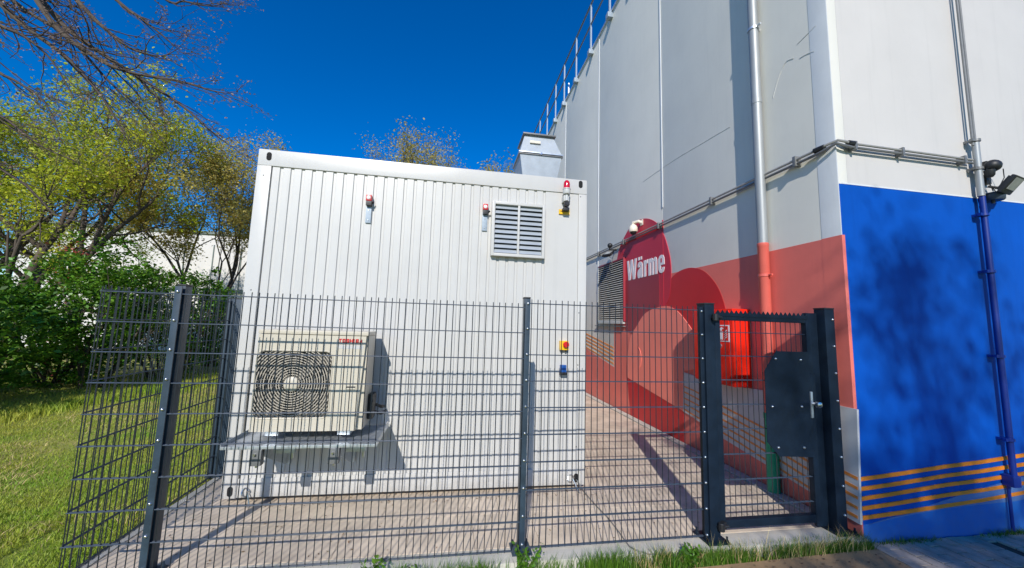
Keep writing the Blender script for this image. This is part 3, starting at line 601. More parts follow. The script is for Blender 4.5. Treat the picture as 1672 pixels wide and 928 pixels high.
def oval(w_, h_, n=8):
    o = []
    for k in range(n + 1): t = PI * k / n; o.append((w_ / 2 * math.cos(t), h_ / 2 - w_ / 2 + w_ / 2 * math.sin(t)))
    for k in range(n + 1): t = PI + PI * k / n; o.append((w_ / 2 * math.cos(t), -h_ / 2 + w_ / 2 + w_ / 2 * math.sin(t)))
    return o
for x, z in ((-1.828, 3.215), (1.36, 3.232), (-1.852, .105), (1.345, .115)):
    yb = cYf - .0015
    MB().prism([(x + a, z + b) for a, b in oval(.046, .085)], yb, cYf + .03, 'y').build('corner_hole_shade', M['void'], cc, smooth=None)  # solid dark oval; shade inside the hole put into its colour
for x, z in ((-1.86, 3.02), (-1.86, 1.9), (-1.85, .72), (1.36, 3.09), (1.355, 1.8), (1.35, 1.25), (1.345, .42)):
    MB().lathe((x, cYf - .003, z), [(0, .006), (.004, .008)], 8, (0, 1, 0)).build('screw', M['conduit'], cc)
# intake louvre (built into the end wall)
lx0, lx1, lz0, lz1 = .378, .95, 2.36, 2.945
lv = MB().box(lx0, lx0 + .03, cYf - .05, cYf + .02, lz0, lz1, .003).build('louvre_frame_side', M['frame'], cc)
MB().box(lx1 - .03, lx1, cYf - .05, cYf + .02, lz0, lz1, .003).build('louvre_frame_side', M['frame'], cc)
MB().box(lx0 + .03, lx1 - .03, cYf - .05, cYf + .02, lz1 - .03, lz1, .003).build('louvre_frame_rail', M['frame'], cc)
MB().box(lx0 + .03, lx1 - .03, cYf - .05, cYf + .02, lz0, lz0 + .03, .003).build('louvre_frame_rail', M['frame'], cc)
xm = (lx0 + lx1) / 2
MB().box(xm - .011, xm + .011, cYf - .047, cYf + .02, lz0 + .03, lz1 - .03, .003).build('louvre_mullion', M['frame'], cc)
MB().box(lx0 + .03, lx1 - .03, cYf - .002, cYf + .005, lz0 + .03, lz1 - .03).build('louvre_back', M['void'], cc)
nl = 10; lh = (lz1 - lz0 - .06) / nl
for xa, xb in ((lx0 + .032, xm - .012), (xm + .012, lx1 - .032)):
    hw = (xb - xa) / 2
    s2 = MB().add([(-hw, -.016, -lh * .36), (hw, -.016, -lh * .36), (hw, .012, lh * .46), (-hw, .012, lh * .46), (-hw, -.012, -lh * .40), (hw, -.012, -lh * .40), (hw, .016, lh * .42), (-hw, .016, lh * .42)],
                  [(0, 1, 2, 3), (7, 6, 5, 4), (0, 4, 5, 1), (3, 2, 6, 7), (0, 3, 7, 4), (1, 5, 6, 2)]).mesh('louvre_slat', M['louvre'])
    for k in range(nl): inst('louvre_slat', s2, cc, ((xa + xb) / 2, cYf - .022, lz0 + .03 + lh * (k + .5)))
# emergency lamps on steel straps
for x, zt_, lab in ((-.865, 2.90, 'small red signal lamp on a steel strap in the middle of the container wall'), (.305, 2.905, 'small red signal lamp on a steel strap beside the louvred vent')):
    t = thing('signal_lamp', lab, 'signal lamp', (x, cYf, zt_), 'signal lamps on steel straps')
    st = box('steel_strap', M['strap'], t, x - .026, x + .026, cYf - .004, cYf + .014, zt_ - .28, zt_ - .08, bev=.002)
    for z in (zt_ - .15, zt_ - .25): MB().lathe((x, cYf - .01, z), [(0, .005), (.006, .008)], 8, (0, 1, 0)).build('strap_bolt', M['steel'], st)
    box('lamp_housing', M['redpl'], t, x - .026, x + .026, cYf - .045, cYf + .008, zt_ - .062, zt_, bev=.004)
    MB().lathe((x, cYf - .053, zt_ - .032), [(0, .012), (.005, .019), (.009, .02)], 16, (0, 1, 0)).build('lens', M['letter'], t)
    MB().box(x - .024, x + .03, cYf - .04, cYf + .008, zt_ - .11, zt_ - .062, .004).tube([(x + .03, cYf - .02, zt_ - .085), (x + .048, cYf - .03, zt_ - .07)], .01, 8).build('lamp_base', M['black'], t)
# rotating beacon
bc = thing('warning_beacon', 'red warning beacon on a grey base at the top right of the container', 'beacon', (1.175, cYf - .05, 2.95))
bx, by = 1.175, cYf - .075
MB().lathe((bx, by, 3.14), [(0, .036), (.05, .036), (.072, .031), (.088, .018), (.092, .004)], 20).build('lens', M['beacon'], bc)
MB().lathe((bx, by, 3.075), [(0, .036), (.012, .042), (.05, .04), (.052, .044), (.062, .044), (.066, .036)], 20).build('collar', M['ltgrey'], bc)
MB().box(bx - .03, bx + .03, by - .002, cYf + .012, 3.0, 3.07, .006).tube([(bx, by, 3.08), (bx, by - .005, 3.0)], .018, 10).build('mounting', M['ltgrey'], bc)
MB().lathe((bx + .004, by + .03, 2.965), [(0, .03), (.045, .03)], 16, (0, -1, 0)).build('sounder_body', M['black'], bc)
MB().lathe((bx + .004, by - .017, 2.965), [(0, .02), (-.006, .018)], 16, (0, 1, 0)).box(bx - .03, bx + .035, by + .0, cYf + .01, 2.90, 2.93, .004).build('sounder_face', M['black'], bc)
ys_ = thing('warning_sign', 'small yellow label plate below the red beacon', 'sign', (1.175, cYf, 2.87))
box('sign_plate', M['yellow'], ys_, 1.115, 1.235, cYf - .006, cYf + .01, 2.875, 2.925)
MB().box(1.13, 1.22, cYf - .0075, cYf, 2.899, 2.903).box(1.125, 1.15, cYf - .0075, cYf, 2.904, 2.910).build('printed_line', M['brown'], ys_)
es_ = thing('emergency_switch', 'yellow and red emergency stop switch on the container wall', 'switch', (1.19, cYf, 1.4))
box('switch_box', M['yellow'], es_, 1.145, 1.235, cYf - .04, cYf + .012, 1.405, 1.50, bev=.006)
MB().lathe((1.20, cYf - .072, 1.462), [(0, .026), (.008, .032), (.03, .03)], 18, (0, 1, 0)).build('stop_knob', M['redpl'], es_)
MB().lathe((1.165, cYf - .02, 1.385), [(0, .009), (.02, .012)], 8).lathe((1.21, cYf - .02, 1.385), [(0, .009), (.02, .012)], 8).build('cable_gland', M['black'], es_)
so = thing('wall_socket', 'small blue outdoor socket below the emergency switch', 'socket', (1.185, cYf, 1.16))
box('socket_box', M['plblue'], so, 1.155, 1.215, cYf - .035, cYf + .012, 1.175, 1.25, bev=.005)
MB().box(1.150, 1.22, cYf - .05, cYf + .012, 1.15, 1.178, .006).build('socket_flap', M['black'], so)
# roof duct
dt = thing('roof_duct', 'galvanised sheet metal exhaust hood on the container roof near the building', 'duct', (1.1, 4.95, cZ1))
def frus(x0, x1, y0, y1, z0, X0_, X1_, Y0_, Y1_, z1):
    return MB().add([(x0, y0, z0), (x1, y0, z0), (x1, y1, z0), (x0, y1, z0), (X0_, Y0_, z1), (X1_, Y0_, z1), (X1_, Y1_, z1), (X0_, Y1_, z1)], [(3, 2, 1, 0), (4, 5, 6, 7), (0, 1, 5, 4), (1, 2, 6, 5), (2, 3, 7, 6), (3, 0, 4, 7)])
frus(.945, 1.265, 4.78, 5.12, 3.2, .82, 1.405, 4.70, 5.20, 3.965).build('lower_hood', M['sheet'], dt, smooth=None)
box('hood_flange', M['conduit'], dt, .805, 1.42, 4.685, 5.215, 3.960, 3.972, bev=.002)
box('hood_flange', M['galv'], dt, .805, 1.42, 4.685, 5.215, 3.984, 4.0, bev=.002)
box('flange_gasket', M['black'], dt, .815, 1.41, 4.695, 5.205, 3.972, 3.984)  # black strip painted in for the shadow gap between the flanges
frus(.82, 1.405, 4.70, 5.20, 4.0, .885, 1.29, 4.74, 5.14, 4.255).build('upper_hood', M['sheet'], dt, smooth=None)
box('top_flange', M['conduit'], dt, .858, 1.32, 4.70, 5.17, 4.256, 4.275, bev=.003)
box('label_plate', M['camwhite'], dt, .955, 1.10, 4.695, 4.73, 4.13, 4.165)
MB().lathe((1.11, 4.675, 3.982), [(0, .016), (.02, .016)], 8, (0, 1, 0)).build('flange_bolt', M['steel'], dt)

# ================================================================== AIR CONDITIONER
ac = thing('air_conditioner', 'cream outdoor air conditioning unit with a round fan on the container wall', 'air conditioner', (-1.11, 3.5, .72))
ax0, ax1, ay0, ay1, az0, az1 = -1.545, -.69, 3.35, 3.70, .735, 1.55
gx0, gx1, gz0_, gz1_ = -1.555 + .02, -.965, .845, 1.375
# front panel with a rounded-square opening
def rsq(x0, x1, z0, z1, r, n=6):
    o = []
    for cx_, cz_, a in ((x1 - r, z1 - r, 0), (x0 + r, z1 - r, PI / 2), (x0 + r, z0 + r, PI), (x1 - r, z0 + r, 1.5 * PI)):
        for k in range(n + 1): t = a + PI / 2 * k / n; o.append((cx_ + r * math.cos(t), cz_ + r * math.sin(t)))
    return o
inner = rsq(gx0, gx1, gz0_, gz1_, .055)
bodym = MB(); bodym.box(ax0, ax1, ay0 + .03, ay1, az0, az1 - .035, .008); 
bodym.build('casing', M['cream'], ac)
box('lid', M['cream'], ac, ax0 - .004, ax1 + .004, ay0 - .004, ay1 + .004, az1 - .033, az1, bev=.008)
# ring-shaped front panel
outer = []
oc = [(ax1, az1 - .037), (ax0, az1 - .037), (ax0, az0), (ax1, az0)]
n_in = len(inner)
fpz = MB()
per = []
cxm, czm = (gx0 + gx1) / 2, (gz0_ + gz1_) / 2
for (x, z) in inner:
    dx_, dz_ = x - cxm, z - czm; ts = []
    if dx_ > 1e-6: ts.append((ax1 - cxm) / dx_)
    if dx_ < -1e-6: ts.append((ax0 - cxm) / dx_)
    if dz_ > 1e-6: ts.append((az1 - .037 - czm) / dz_)
    if dz_ < -1e-6: ts.append((az0 - czm) / dz_)
    t_ = min(ts); per.append((cxm + dx_ * t_, czm + dz_ * t_))
Vf = [(x, ay0, z) for x, z in inner] + [(x, ay0, z) for x, z in per] + [(x, ay0 + .028, z) for x, z in inner] + [(x, ay0 + .028, z) for x, z in per]
Ff = []
for i in range(n_in):
    j = (i + 1) % n_in
    Ff += [(i, j, n_in + j, n_in + i), (i, 2 * n_in + i, 2 * n_in + j, j), (n_in + i, n_in + j, 3 * n_in + j, 3 * n_in + i)]
corners = oc
for cx_, cz_ in corners:
    # fill the corner wedges
    best = sorted(range(n_in), key=lambda i: abs(per[i][0] - cx_) + abs(per[i][1] - cz_))
    i = best[0]
    a_, b_ = None, None
    for q in range(n_in):
        j = (q + 1) % n_in
        on_v = abs(per[q][0] - cx_) < 1e-4; on_h = abs(per[j][1] - cz_) < 1e-4
        on_v2 = abs(per[j][0] - cx_) < 1e-4; on_h2 = abs(per[q][1] - cz_) < 1e-4
        if (on_v and on_h and not (on_v2 and on_h2)) or (on_v2 and on_h2 and not (on_v and on_h)):
            k0 = len(Vf); Vf += [(cx_, ay0, cz_), (cx_, ay0 + .028, cz_)]
            Ff += [(n_in + q, n_in + j, k0), (n_in + q, k0, k0 + 1, 3 * n_in + q), (k0, n_in + j, 3 * n_in + j, k0 + 1)]
            break
MB().add(Vf, Ff).build('front_panel', M['cream'], ac, smooth=None)
MB().prism(rsq(gx0 + .002, gx1 - .002, gz0_ + .002, gz1_ - .002, .054), ay0 + .0285, ay0 + .0295, 'y').build('grille_back_plate', M['shade'], ac, smooth=None)
fcx, fcz = PY(477, 627, ay0).x, PY(477, 627, ay0).z
MB().prism([(fcx + .262 * math.cos(t), fcz + .262 * math.sin(t)) for t in np.linspace(0, 2 * PI, 48, endpoint=False)], ay0 + .0265, ay0 + .0284, 'y').build('fan_opening', M['coil'], ac, smooth=None)
# fan
fcx, fcz = PY(477, 627, ay0).x, PY(477, 627, ay0).z
fb = MB()
for k in range(4):
    a = 2 * PI * k / 4 + .4; P_ = []
    for rr_, da, yy_ in ((.05, 0, .004), (.14, .1, .006), (.225, .25, .01), (.235, .7, .016), (.15, .85, .018), (.05, .8, .014)): P_.append((fcx + rr_ * math.cos(a + da), ay0 + yy_ + .004, fcz + rr_ * math.sin(a + da)))
    Q_ = [(x, y + .003, z) for x, y, z in P_]
    fb.add(P_ + Q_, [tuple(range(6)), tuple(range(11, 5, -1))] + [(i, i + 6, (i + 1) % 6 + 6, (i + 1) % 6) for i in range(6)])
fb.build('fan_blades', M['fan'], ac, smooth=None)
# grille: concentric rings clipped to the rounded square, and radial spokes
def inside(x, z):
    r = .05; xx = min(max(x, gx0 + r), gx1 - r); zz = min(max(z, gz0_ + r), gz1_ - r)
    return (x - xx) ** 2 + (z - zz) ** 2 < r * r and gx0 < x < gx1 and gz0_ < z < gz1_
rg = MB()
k = 0; r = .058
while r < .40:
    segs = 96; on = [inside(fcx + r * math.cos(2 * PI * i / segs), fcz + r * math.sin(2 * PI * i / segs)) for i in range(segs)]
    for i in range(segs):
        j = (i + 1) % segs
        if on[i] and on[j]:
            a, b = 2 * PI * i / segs, 2 * PI * (i + 1) / segs; ro, ri = r + .0032, r - .0032; y_ = ay0 - .004 - .010 * max(0, 1 - r / .3)
            V_ = [(fcx + q * math.cos(t), y_, fcz + q * math.sin(t)) for q, t in ((ri, a), (ro, a), (ro, b), (ri, b))]
            V_ += [(x, y + .003, z) for x, y, z in V_]
            rg.add(V_, [(0, 1, 2, 3), (7, 6, 5, 4), (0, 3, 7, 4), (1, 5, 6, 2)])
    r += .0195
rg.build('grille_rings', M['creamdk'], ac, smooth=None)
sp = MB()
for k in range(30):
    a = 2 * PI * k / 30; pts = []
    for r in np.linspace(.045, .4, 12):
        x, z = fcx + r * math.cos(a + r * 1.2), fcz + r * math.sin(a + r * 1.2)
        if not inside(x, z): break
        pts.append((x, ay0 - .002 - .010 * max(0, 1 - r / .3), z))
    if len(pts) > 1: sp.tube(pts, .0016, 4)
sp.build('grille_spokes', M['creamdk'], ac, smooth=None)
MB().lathe((fcx, ay0 - .02, fcz), [(0, .05), (.004, .056), (.012, .056)], 24, (0, 1, 0)).build('grille_hub', M['cream'], ac)
fr_ = rsq(gx0 - .007, gx1 + .007, gz0_ - .007, gz1_ + .007, .06)
rim = MB().tube([(x, ay0 - .001, z) for x, z in fr_] + [(fr_[0][0], ay0 - .001, fr_[0][1])], .0045, 5); rim.build('grille_rim', M['cream'], ac)
hs_ = PY(565, 632, ay0)
MB().box(hs_.x, hs_.x + .075, ay0 - .0015, ay0 + .01, hs_.z - .016, hs_.z + .004).build('handle_slot', M['fan'], ac, smooth=None)
MB().box(hs_.x + .006, hs_.x + .075, ay0 - .006, ay0 + .002, hs_.z - .02, hs_.z - .008, .002).build('handle_lip', M['cream'], ac)
MB().box(-.93, -.72, ay0 - .0012, ay0 + .002, 1.405, 1.435).build('rating_label', M['frame'], ac, smooth=None)
# brand lettering as on the unit: stroke built
def strokes(word, x0, z0, w_, h_, gap, t, y_, m, parent, name='brand_letter'):
    G = {'T': [(0, 1, 1 - t, 1), (.5 - t / 2, .5 + t / 2, 0, 1 - t)], 'O': [(0, t, 0, 1), (1 - t, 1, 0, 1), (t, 1 - t, 0, t), (t, 1 - t, 1 - t, 1)],
         'S': [(0, 1, 0, t), (0, 1, .5 - t / 2, .5 + t / 2), (0, 1, 1 - t, 1), (0, t, .5 + t / 2, 1 - t), (1 - t, 1, t, .5 - t / 2)],
         'H': [(0, t, 0, 1), (1 - t, 1, 0, 1), (t, 1 - t, .5 - t / 2, .5 + t / 2)], 'I': [(.5 - t / 2 - .08, .5 + t / 2 + .08, 0, 1)],
         'B': [(0, t, 0, 1), (t, 1 - .1, 0, t), (t, 1 - .1, .5 - t / 2, .5 + t / 2), (t, 1 - .1, 1 - t, 1), (1 - t, 1, .08, .44), (1 - t, 1, .56, .92)]}
    for ch in word:
        mb = MB(); ww = w_ * (.45 if ch == 'I' else 1)
        if ch == 'A': mb.prism([(x0, z0), (x0 + ww * .38, z0 + h_), (x0 + ww * .62, z0 + h_), (x0 + ww, z0), (x0 + ww * .76, z0), (x0 + ww * .68, z0 + h_ * .24), (x0 + ww * .32, z0 + h_ * .24), (x0 + ww * .24, z0)], y_, y_ + .002, 'y')
        else:
            for a, b, c, d in G[ch]: mb.box(x0 + a * ww, x0 + b * ww, y_, y_ + .002, z0 + c * h_, z0 + d * h_)
        mb.build(name, m, parent, smooth=None); x0 += ww + gap
b0 = PY(553, 557, ay0); b1 = PY(593, 557, ay0)
strokes('TOSHIBA', b0.x, b0.z - .015, (b1.x - b0.x) / 8.0, .034, .0055, .28, ay0 - .002, M['redpl'], ac)
box('side_valve_cover', M['black'], ac, ax1 - .0, ax1 + .05, 3.52, 3.66, .78, 1.0, bev=.02)
MB().tube([(ax1 + .03, 3.62, .9), (ax1 + .09, 3.68, .86), (ax1 + .1, 3.78, .84)], .014, 8).tube([(ax1 + .03, 3.6, .84), (ax1 + .1, 3.66, .8), (ax1 + .12, 3.78, .8)], .012, 8).build('refrigerant_pipe', M['coil'], ac)
for x in (-1.38, -.83):
    box('foot', M['galv'], ac, x - .05, x + .05, 3.36, 3.70, .70, .734, bev=.004)
# drip tray and brackets
tr = thing('mounting_bracket', 'galvanised tray with two wall brackets carrying the air conditioning unit', 'bracket', (-1.1, 3.5, .6))
tz = .655
box('tray', M['galv'], tr, -1.655, -.54, 3.20, 3.79, tz, tz + .006)
box('tray_lip', M['galv'], tr, -1.655, -.54, 3.194, 3.199, tz - .005, tz + .018, bev=.001)
for x in (-1.658, -.537): box('tray_lip', M['galv'], tr, x - .002, x + .002, 3.20, 3.79, tz - .005, tz + .035)
for x in (-1.40, -.845):
    g_ = MB().prism([(3.24, tz - .002), (3.79, tz - .002), (3.79, tz - .31), (3.74, tz - .31), (3.26, tz - .07)], x - .002, x + .002, 'x').build('gusset', M['galv'], tr, smooth=None)
    box('bracket_arm', M['galv'], tr, x - .035, x + .035, 3.21, 3.79, tz - .05, tz - .003, bev=.003)
    box('bracket_end', M['conduit'], tr, x - .045, x + .035, 3.185, 3.24, tz - .125, tz - .006, bev=.006)
    MB().lathe((x - .01, 3.235, tz - .15), [(0, .012), (.04, .014)], 10).lathe((x - .01, 3.17, tz - .04), [(0, .009), (.02, .009)], 8, (0, 1, 0)).build('bracket_bolt', M['steel'], tr)
    box('cross_bar', M['galv'], tr, x + .03, x + .19, 3.40, 3.44, tz - .105, tz - .065, bev=.003)
    MB().lathe((x + .17, 3.42, tz - .15), [(0, .012), (.05, .01)], 8).build('hanger_bolt', M['steel'], tr)
    box('wall_rail', M['galv'], tr, x - .025, x + .025, 3.785, 3.808, tz - .32, tz + .0)

# ================================================================== FENCE
FY = 2.84
wv = {}
def vwire(h):
    if h not in wv: wv[h] = MB().tube([(0, 0, 0), (0, 0, h)], .0034, 5).mesh('vertical_wire', M['wire'], smooth=60)
    return wv[h]
def panel(label, p0, p1, ztop, zbot, overhang=.032):
    p0 = Vector((*p0, 0)); p1 = Vector((*p1, 0)); L = (p1 - p0).length; d = (p1 - p0).normalized(); nrm = Vector((-d.y, d.x, 0))
    t = thing('mesh_fence', label, 'mesh fence', (p0 + p1) / 2 + Vector((0, 0, zbot)), 'double wire mesh fence panels')
    me = vwire(round(ztop + overhang - zbot + .01, 3)); n = int(L / .05)
    for k in range(n + 1):
        p = p0 + d * ((L - n * .05) / 2 + k * .05); o = inst('vertical_wire', me, t, (p.x, p.y, zbot - .01), (random.uniform(-.0015, .0015), random.uniform(-.0015, .0015), 0))
    hm = MB().tube([(-L / 2, 0, 0), (L / 2, 0, 0)], .0038, 6).mesh('horizontal_wire', M['hwire'], smooth=60); ang = math.atan2(d.y, d.x)
    for k in range(10):
        z = zbot + (ztop - zbot) * k / 9
        for s_ in (-1, 1):
            c = (p0 + p1) / 2 + nrm * (.0068 * s_); inst('horizontal_wire', hm, t, (c.x, c.y, z), (0, 0, ang))
    return t
panel('wide dark mesh fence panel in front of the air conditioning unit', (-2.285, FY), (.572, FY), 1.788, .012)
panel('dark mesh fence panel between the middle post and the gate', (.612, FY), (2.085, FY), 1.822, .030)
panel('dark mesh fence panel running back along the lawn edge', (-2.285, FY + .01), (-2.345, 4.43), 1.80, .012)
boltm = MB().lathe((0, 0, 0), [(-.011, .004), (-.008, .009), (0, .011)], 8, (0, 1, 0)).mesh('bolt', M['steel'], smooth=50)
def post(label, x, y, h, w_=.05, d_=.06, strip=.036, plate=True, bolts=9, z0b=.02, dxs=0, bshift=0):
    t = thing('fence_post', label, 'fence post', (x, y, 0), 'anthracite fence posts')
    # square tube standing behind the mesh, flat bar clamping it from the front
    box('post_tube', M['dark'], t, x - w_ / 2, x + w_ / 2, y + .012, y + .012 + d_, .006, h, bev=.004)
    box('post_cap', M['black'], t, x - w_ / 2 - .003, x + w_ / 2 + .003, y + .009, y + .015 + d_, h + .0005, h + .012, bev=.004)
    box('clamp_bar', M['dark'], t, x + dxs - strip / 2, x + dxs + strip / 2, y - .016, y - .0085, .012, h - .005, bev=.002)
    for k in range(bolts + 1):
        z = z0b + .04 + k * (h - .1) / bolts; inst('bolt', boltm, t, (x + dxs + bshift, y - .016, z))
    if plate:
        box('base_plate', M['dark'], t, x - .075, x + .075, y - .05, y + .11, 0.001, .009, bev=.002)
        for sx_ in (-1, 1):
            for sy_ in (-.03, .085):
                MB().lathe((x + sx_ * .055, y + sy_, .009), [(0, .014), (.012, .014), (.0125, .008), (.034, .008), (.036, .005)], 6).build('anchor_bolt', M['dark'], t)
    return t
post('dark fence post at the left in front of the lawn', -1.828, FY, 1.845, .05, .07, .042)
post('dark fence post in the middle in front of the container', .592, FY, 1.86, .048, .06, .04)
pf = post('dark fence post at the far end of the lawn side panel', -2.325, 4.45, 1.835, .13, .06, .03, bolts=-1, dxs=-.05)
# ================================================================== GATE
def gpost(label, x0, x1, h):
    t = thing('gate_post', label, 'gate post', ((x0 + x1) / 2, FY, 0), 'square gate posts')
    box('post_tube', M['gate'], t, x0, x1, FY - .045, FY + .055, .008, h, bev=.004)
    box('post_cap', M['black'], t, x0 - .003, x1 + .003, FY - .048, FY + .058, h + .0005, h + .014, bev=.004)
    box('base_plate', M['gate'], t, x0 - .05, x1 + .05, FY - .095, FY + .105, .001, .012, bev=.003)
    for a in (x0 - .03, x1 + .03):
        for b in (FY - .075, FY + .085): MB().lathe((a, b, .012), [(0, .015), (.014, .015), (.0145, .008), (.04, .008)], 6).build('anchor_bolt', M['gate'], t)
    return t
g1 = gpost('thick dark hinge post at the left side of the gate', 2.10, 2.19, 1.872)
box('clamp_bar', M['gate'], g1, 2.062, 2.098, FY - .03, FY - .022, .02, 1.85, bev=.002)
for k in range(10): inst('bolt', boltm, g1, (2.08, FY - .03, .05 + k * .196))
g2 = gpost('thick dark latch post right of the gate against the painted wall', 3.285, 3.385, 1.875)
box('latch_stop', M['gate'], g2, 3.168, 3.283, FY + .028, FY + .054, .02, 1.84, bev=.002)
for k in range(8): inst('bolt', boltm, g2, (3.362, FY - .045, .14 + k * .235))
gt = thing('gate', 'dark steel mesh gate with a spiked top strip and a sheet metal lock guard', 'gate', (2.68, FY, .1))
gxa, gxb, gza, gzb = 2.205, 3.155, .085, 1.80
for x0, x1 in ((gxa, gxa + .05), (gxb - .05, gxb)): box('stile', M['gate'], gt, x0, x1, FY - .025, FY + .025, gza, gzb, bev=.003)
for z0, z1 in ((gza, gza + .06), (gzb - .055, gzb)): box('gate_rail', M['gate'], gt, gxa + .05, gxb - .05, FY - .024, FY + .024, z0, z1, bev=.003)
gvm = MB().tube([(0, 0, gza + .05), (0, 0, gzb - .05)], .0031, 5).mesh('vertical_wire', M['wire'], smooth=60)
nx = int((gxb - gxa - .1) / .05)
for k in range(nx + 1): inst('vertical_wire', gvm, gt, (gxa + .065 + k * .05, FY, 0))
ghm = MB().tube([(gxa + .05, 0, 0), (gxb - .05, 0, 0)], .0038, 6).mesh('horizontal_wire', M['hwire'], smooth=60)
for k in range(8):
    for s_ in (-.0068, .0068): inst('horizontal_wire', ghm, gt, (0, FY + s_, .245 + k * .2))
tp = []
x = gxa + .01
while x < gxb - .05: tp += [(x, gzb + .004), (x + .022, gzb + .034)]; x += .044
tp.append((gxb - .03, gzb + .004))
MB().prism([(gxa + .01, gzb - .02)] + tp + [(gxb - .03, gzb - .02)], FY - .030, FY - .0265, 'y').build('spiked_strip', M['gate'], gt, smooth=None)
pl_ = [(1266, 573.5), (1322, 575), (1322, 747), (1272, 745), (1252, 722), (1249, 640), (1247.6, 605)]
pp = [PY(x, y, FY - .03) for x, y in pl_]
gp = MB().prism([(p.x if i not in (1, 2) else gxb - .048, p.z) for i, p in enumerate(pp)], FY - .036, FY - .033, 'y').build('lock_guard', M['gate'], gt, smooth=None)
for q in ((1266, 586), (1307, 588), (1261, 664), (1309, 664), (1271, 731), (1313, 731)):
    b = PY(*q, FY - .036); inst('bolt', boltm, gp, (b.x, FY - .036, b.z))
box('lock_case', M['gate'], gt, gxb - .056, gxb + .004, FY - .034, FY + .03, .93, 1.30, bev=.003)
hp = PY(1329, 660, FY - .06)
MB().box(hp.x - .011, hp.x + .011, FY - .046, FY - .03, hp.z - .12, hp.z + .10, .005).build('lock_plate', M['galv'], gt)
MB().lathe((hp.x + .012, FY - .11, hp.z), [(0, .012), (.006, .024), (.03, .026), (.036, .014), (.07, .011)], 16, (0, 1, 0)).build('door_knob', M['steel'], gt)
for z in (1.765, .125):
    MB().tube([(2.15, FY - .07, z), (2.24, FY - .07, z)], .011, 8).lathe((2.175, FY - .075, z - .03), [(0, .02), (.005, .024), (.055, .024), (.06, .02)], 10).box(2.19, 2.235, FY - .06, FY - .024, z - .022, z + .022, .004).build('hinge', M['black'], gt)
# earthing cable
cb = thing('earth_cable', 'thin grey earth cable trailing from the container corner to the kerb', 'cable', (1.4, 3.3, 0))
MB().tube([(1.345, 3.795, .10), (1.37, 3.77, .07), (1.40, 3.75, .015), (1.41, 3.5, .008), (1.435, 3.2, .008), (1.43, 3.0, .008), (1.425, 2.92, .009), (1.42, 2.80, .01), (1.45, 2.745, .012), (1.53, 2.718, -.005), (1.7, 2.71, -.01), (1.8, 2.70, -.06)], .0048, 6).build('cable_strand', M['conduit'], cb)
for x, z in ((1.285, .115), (-1.72, .10)):
    t = cb if x > 0 else thing('earth_clamp', 'small curled metal earth clamp at the lower left container corner', 'clamp', (x, cYf, z))
    MB().tube([(x + .03 * math.cos(a), cYf - .012 - .01 * math.sin(a * 2), z + .035 * math.sin(a)) for a in np.linspace(0, 5.2, 14)], .006, 6).tube([(x + .02, cYf - .02, z), (x + .06, cYf - .06, .02), (x + .07, cYf - .1, .006)], .005, 6).build('clamp_loop', M['steel'], t)

# ================================================================== BACKGROUND HALL
hall = thing('white_hall', 'long low white hall building far behind the hedge and trees', 'building', (-14, 21, 0))
box('wall', M['hall'], hall, -19.6, -7, 20, 30, -.1, 5.62)
box('roof_edge', M['hallgrey'], hall, -19.7, -6.9, 19.9, 30.1, 5.62, 5.75)
box('sill_band', M['hallgrey'], hall, -13.4, -7, 19.95, 20.0, 2.75, 2.95)
for k in range(4): box('window', M['hallglass'], hall, -18.6 + k * 1.25, -17.9 + k * 1.25, 19.96, 20.02, 1.3, 2.1)
for k in range(5): box('wall_joint', M['hallgrey'], hall, -12.9 + k * 1.25, -12.86 + k * 1.25, 19.97, 20.01, 2.95, 5.1)

# ================================================================== VEGETATION
def tubes_np(segs, n=5):
    """segs: list of (p0,p1,r0,r1)"""
    P0 = np.array([s[0] for s in segs]); P1 = np.array([s[1] for s in segs]); R0 = np.array([s[2] for s in segs]); R1 = np.array([s[3] for s in segs])
    T = P1 - P0; T /= np.linalg.norm(T, axis=1)[:, None] + 1e-9
    ref = np.where(np.abs(T[:, 2:3]) < .9, [[0, 0, 1.]], [[1., 0, 0]]); A = np.cross(T, ref); A /= np.linalg.norm(A, axis=1)[:, None]; B = np.cross(T, A)
    th = np.arange(n) * 2 * PI / n; c = np.cos(th)[None, :, None]; s = np.sin(th)[None, :, None]
    ring = A[:, None] * c + B[:, None] * s
    V = np.concatenate([P0[:, None] + ring * R0[:, None, None], P1[:, None] + ring * R1[:, None, None]], 1)
    k = np.arange(n); base = (np.arange(len(segs)) * 2 * n)[:, None]
    F = np.stack([base + k, base + (k + 1) % n, base + n + (k + 1) % n, base + n + k], -1)
    return V.reshape(-1, 3), F.reshape(-1, 4)
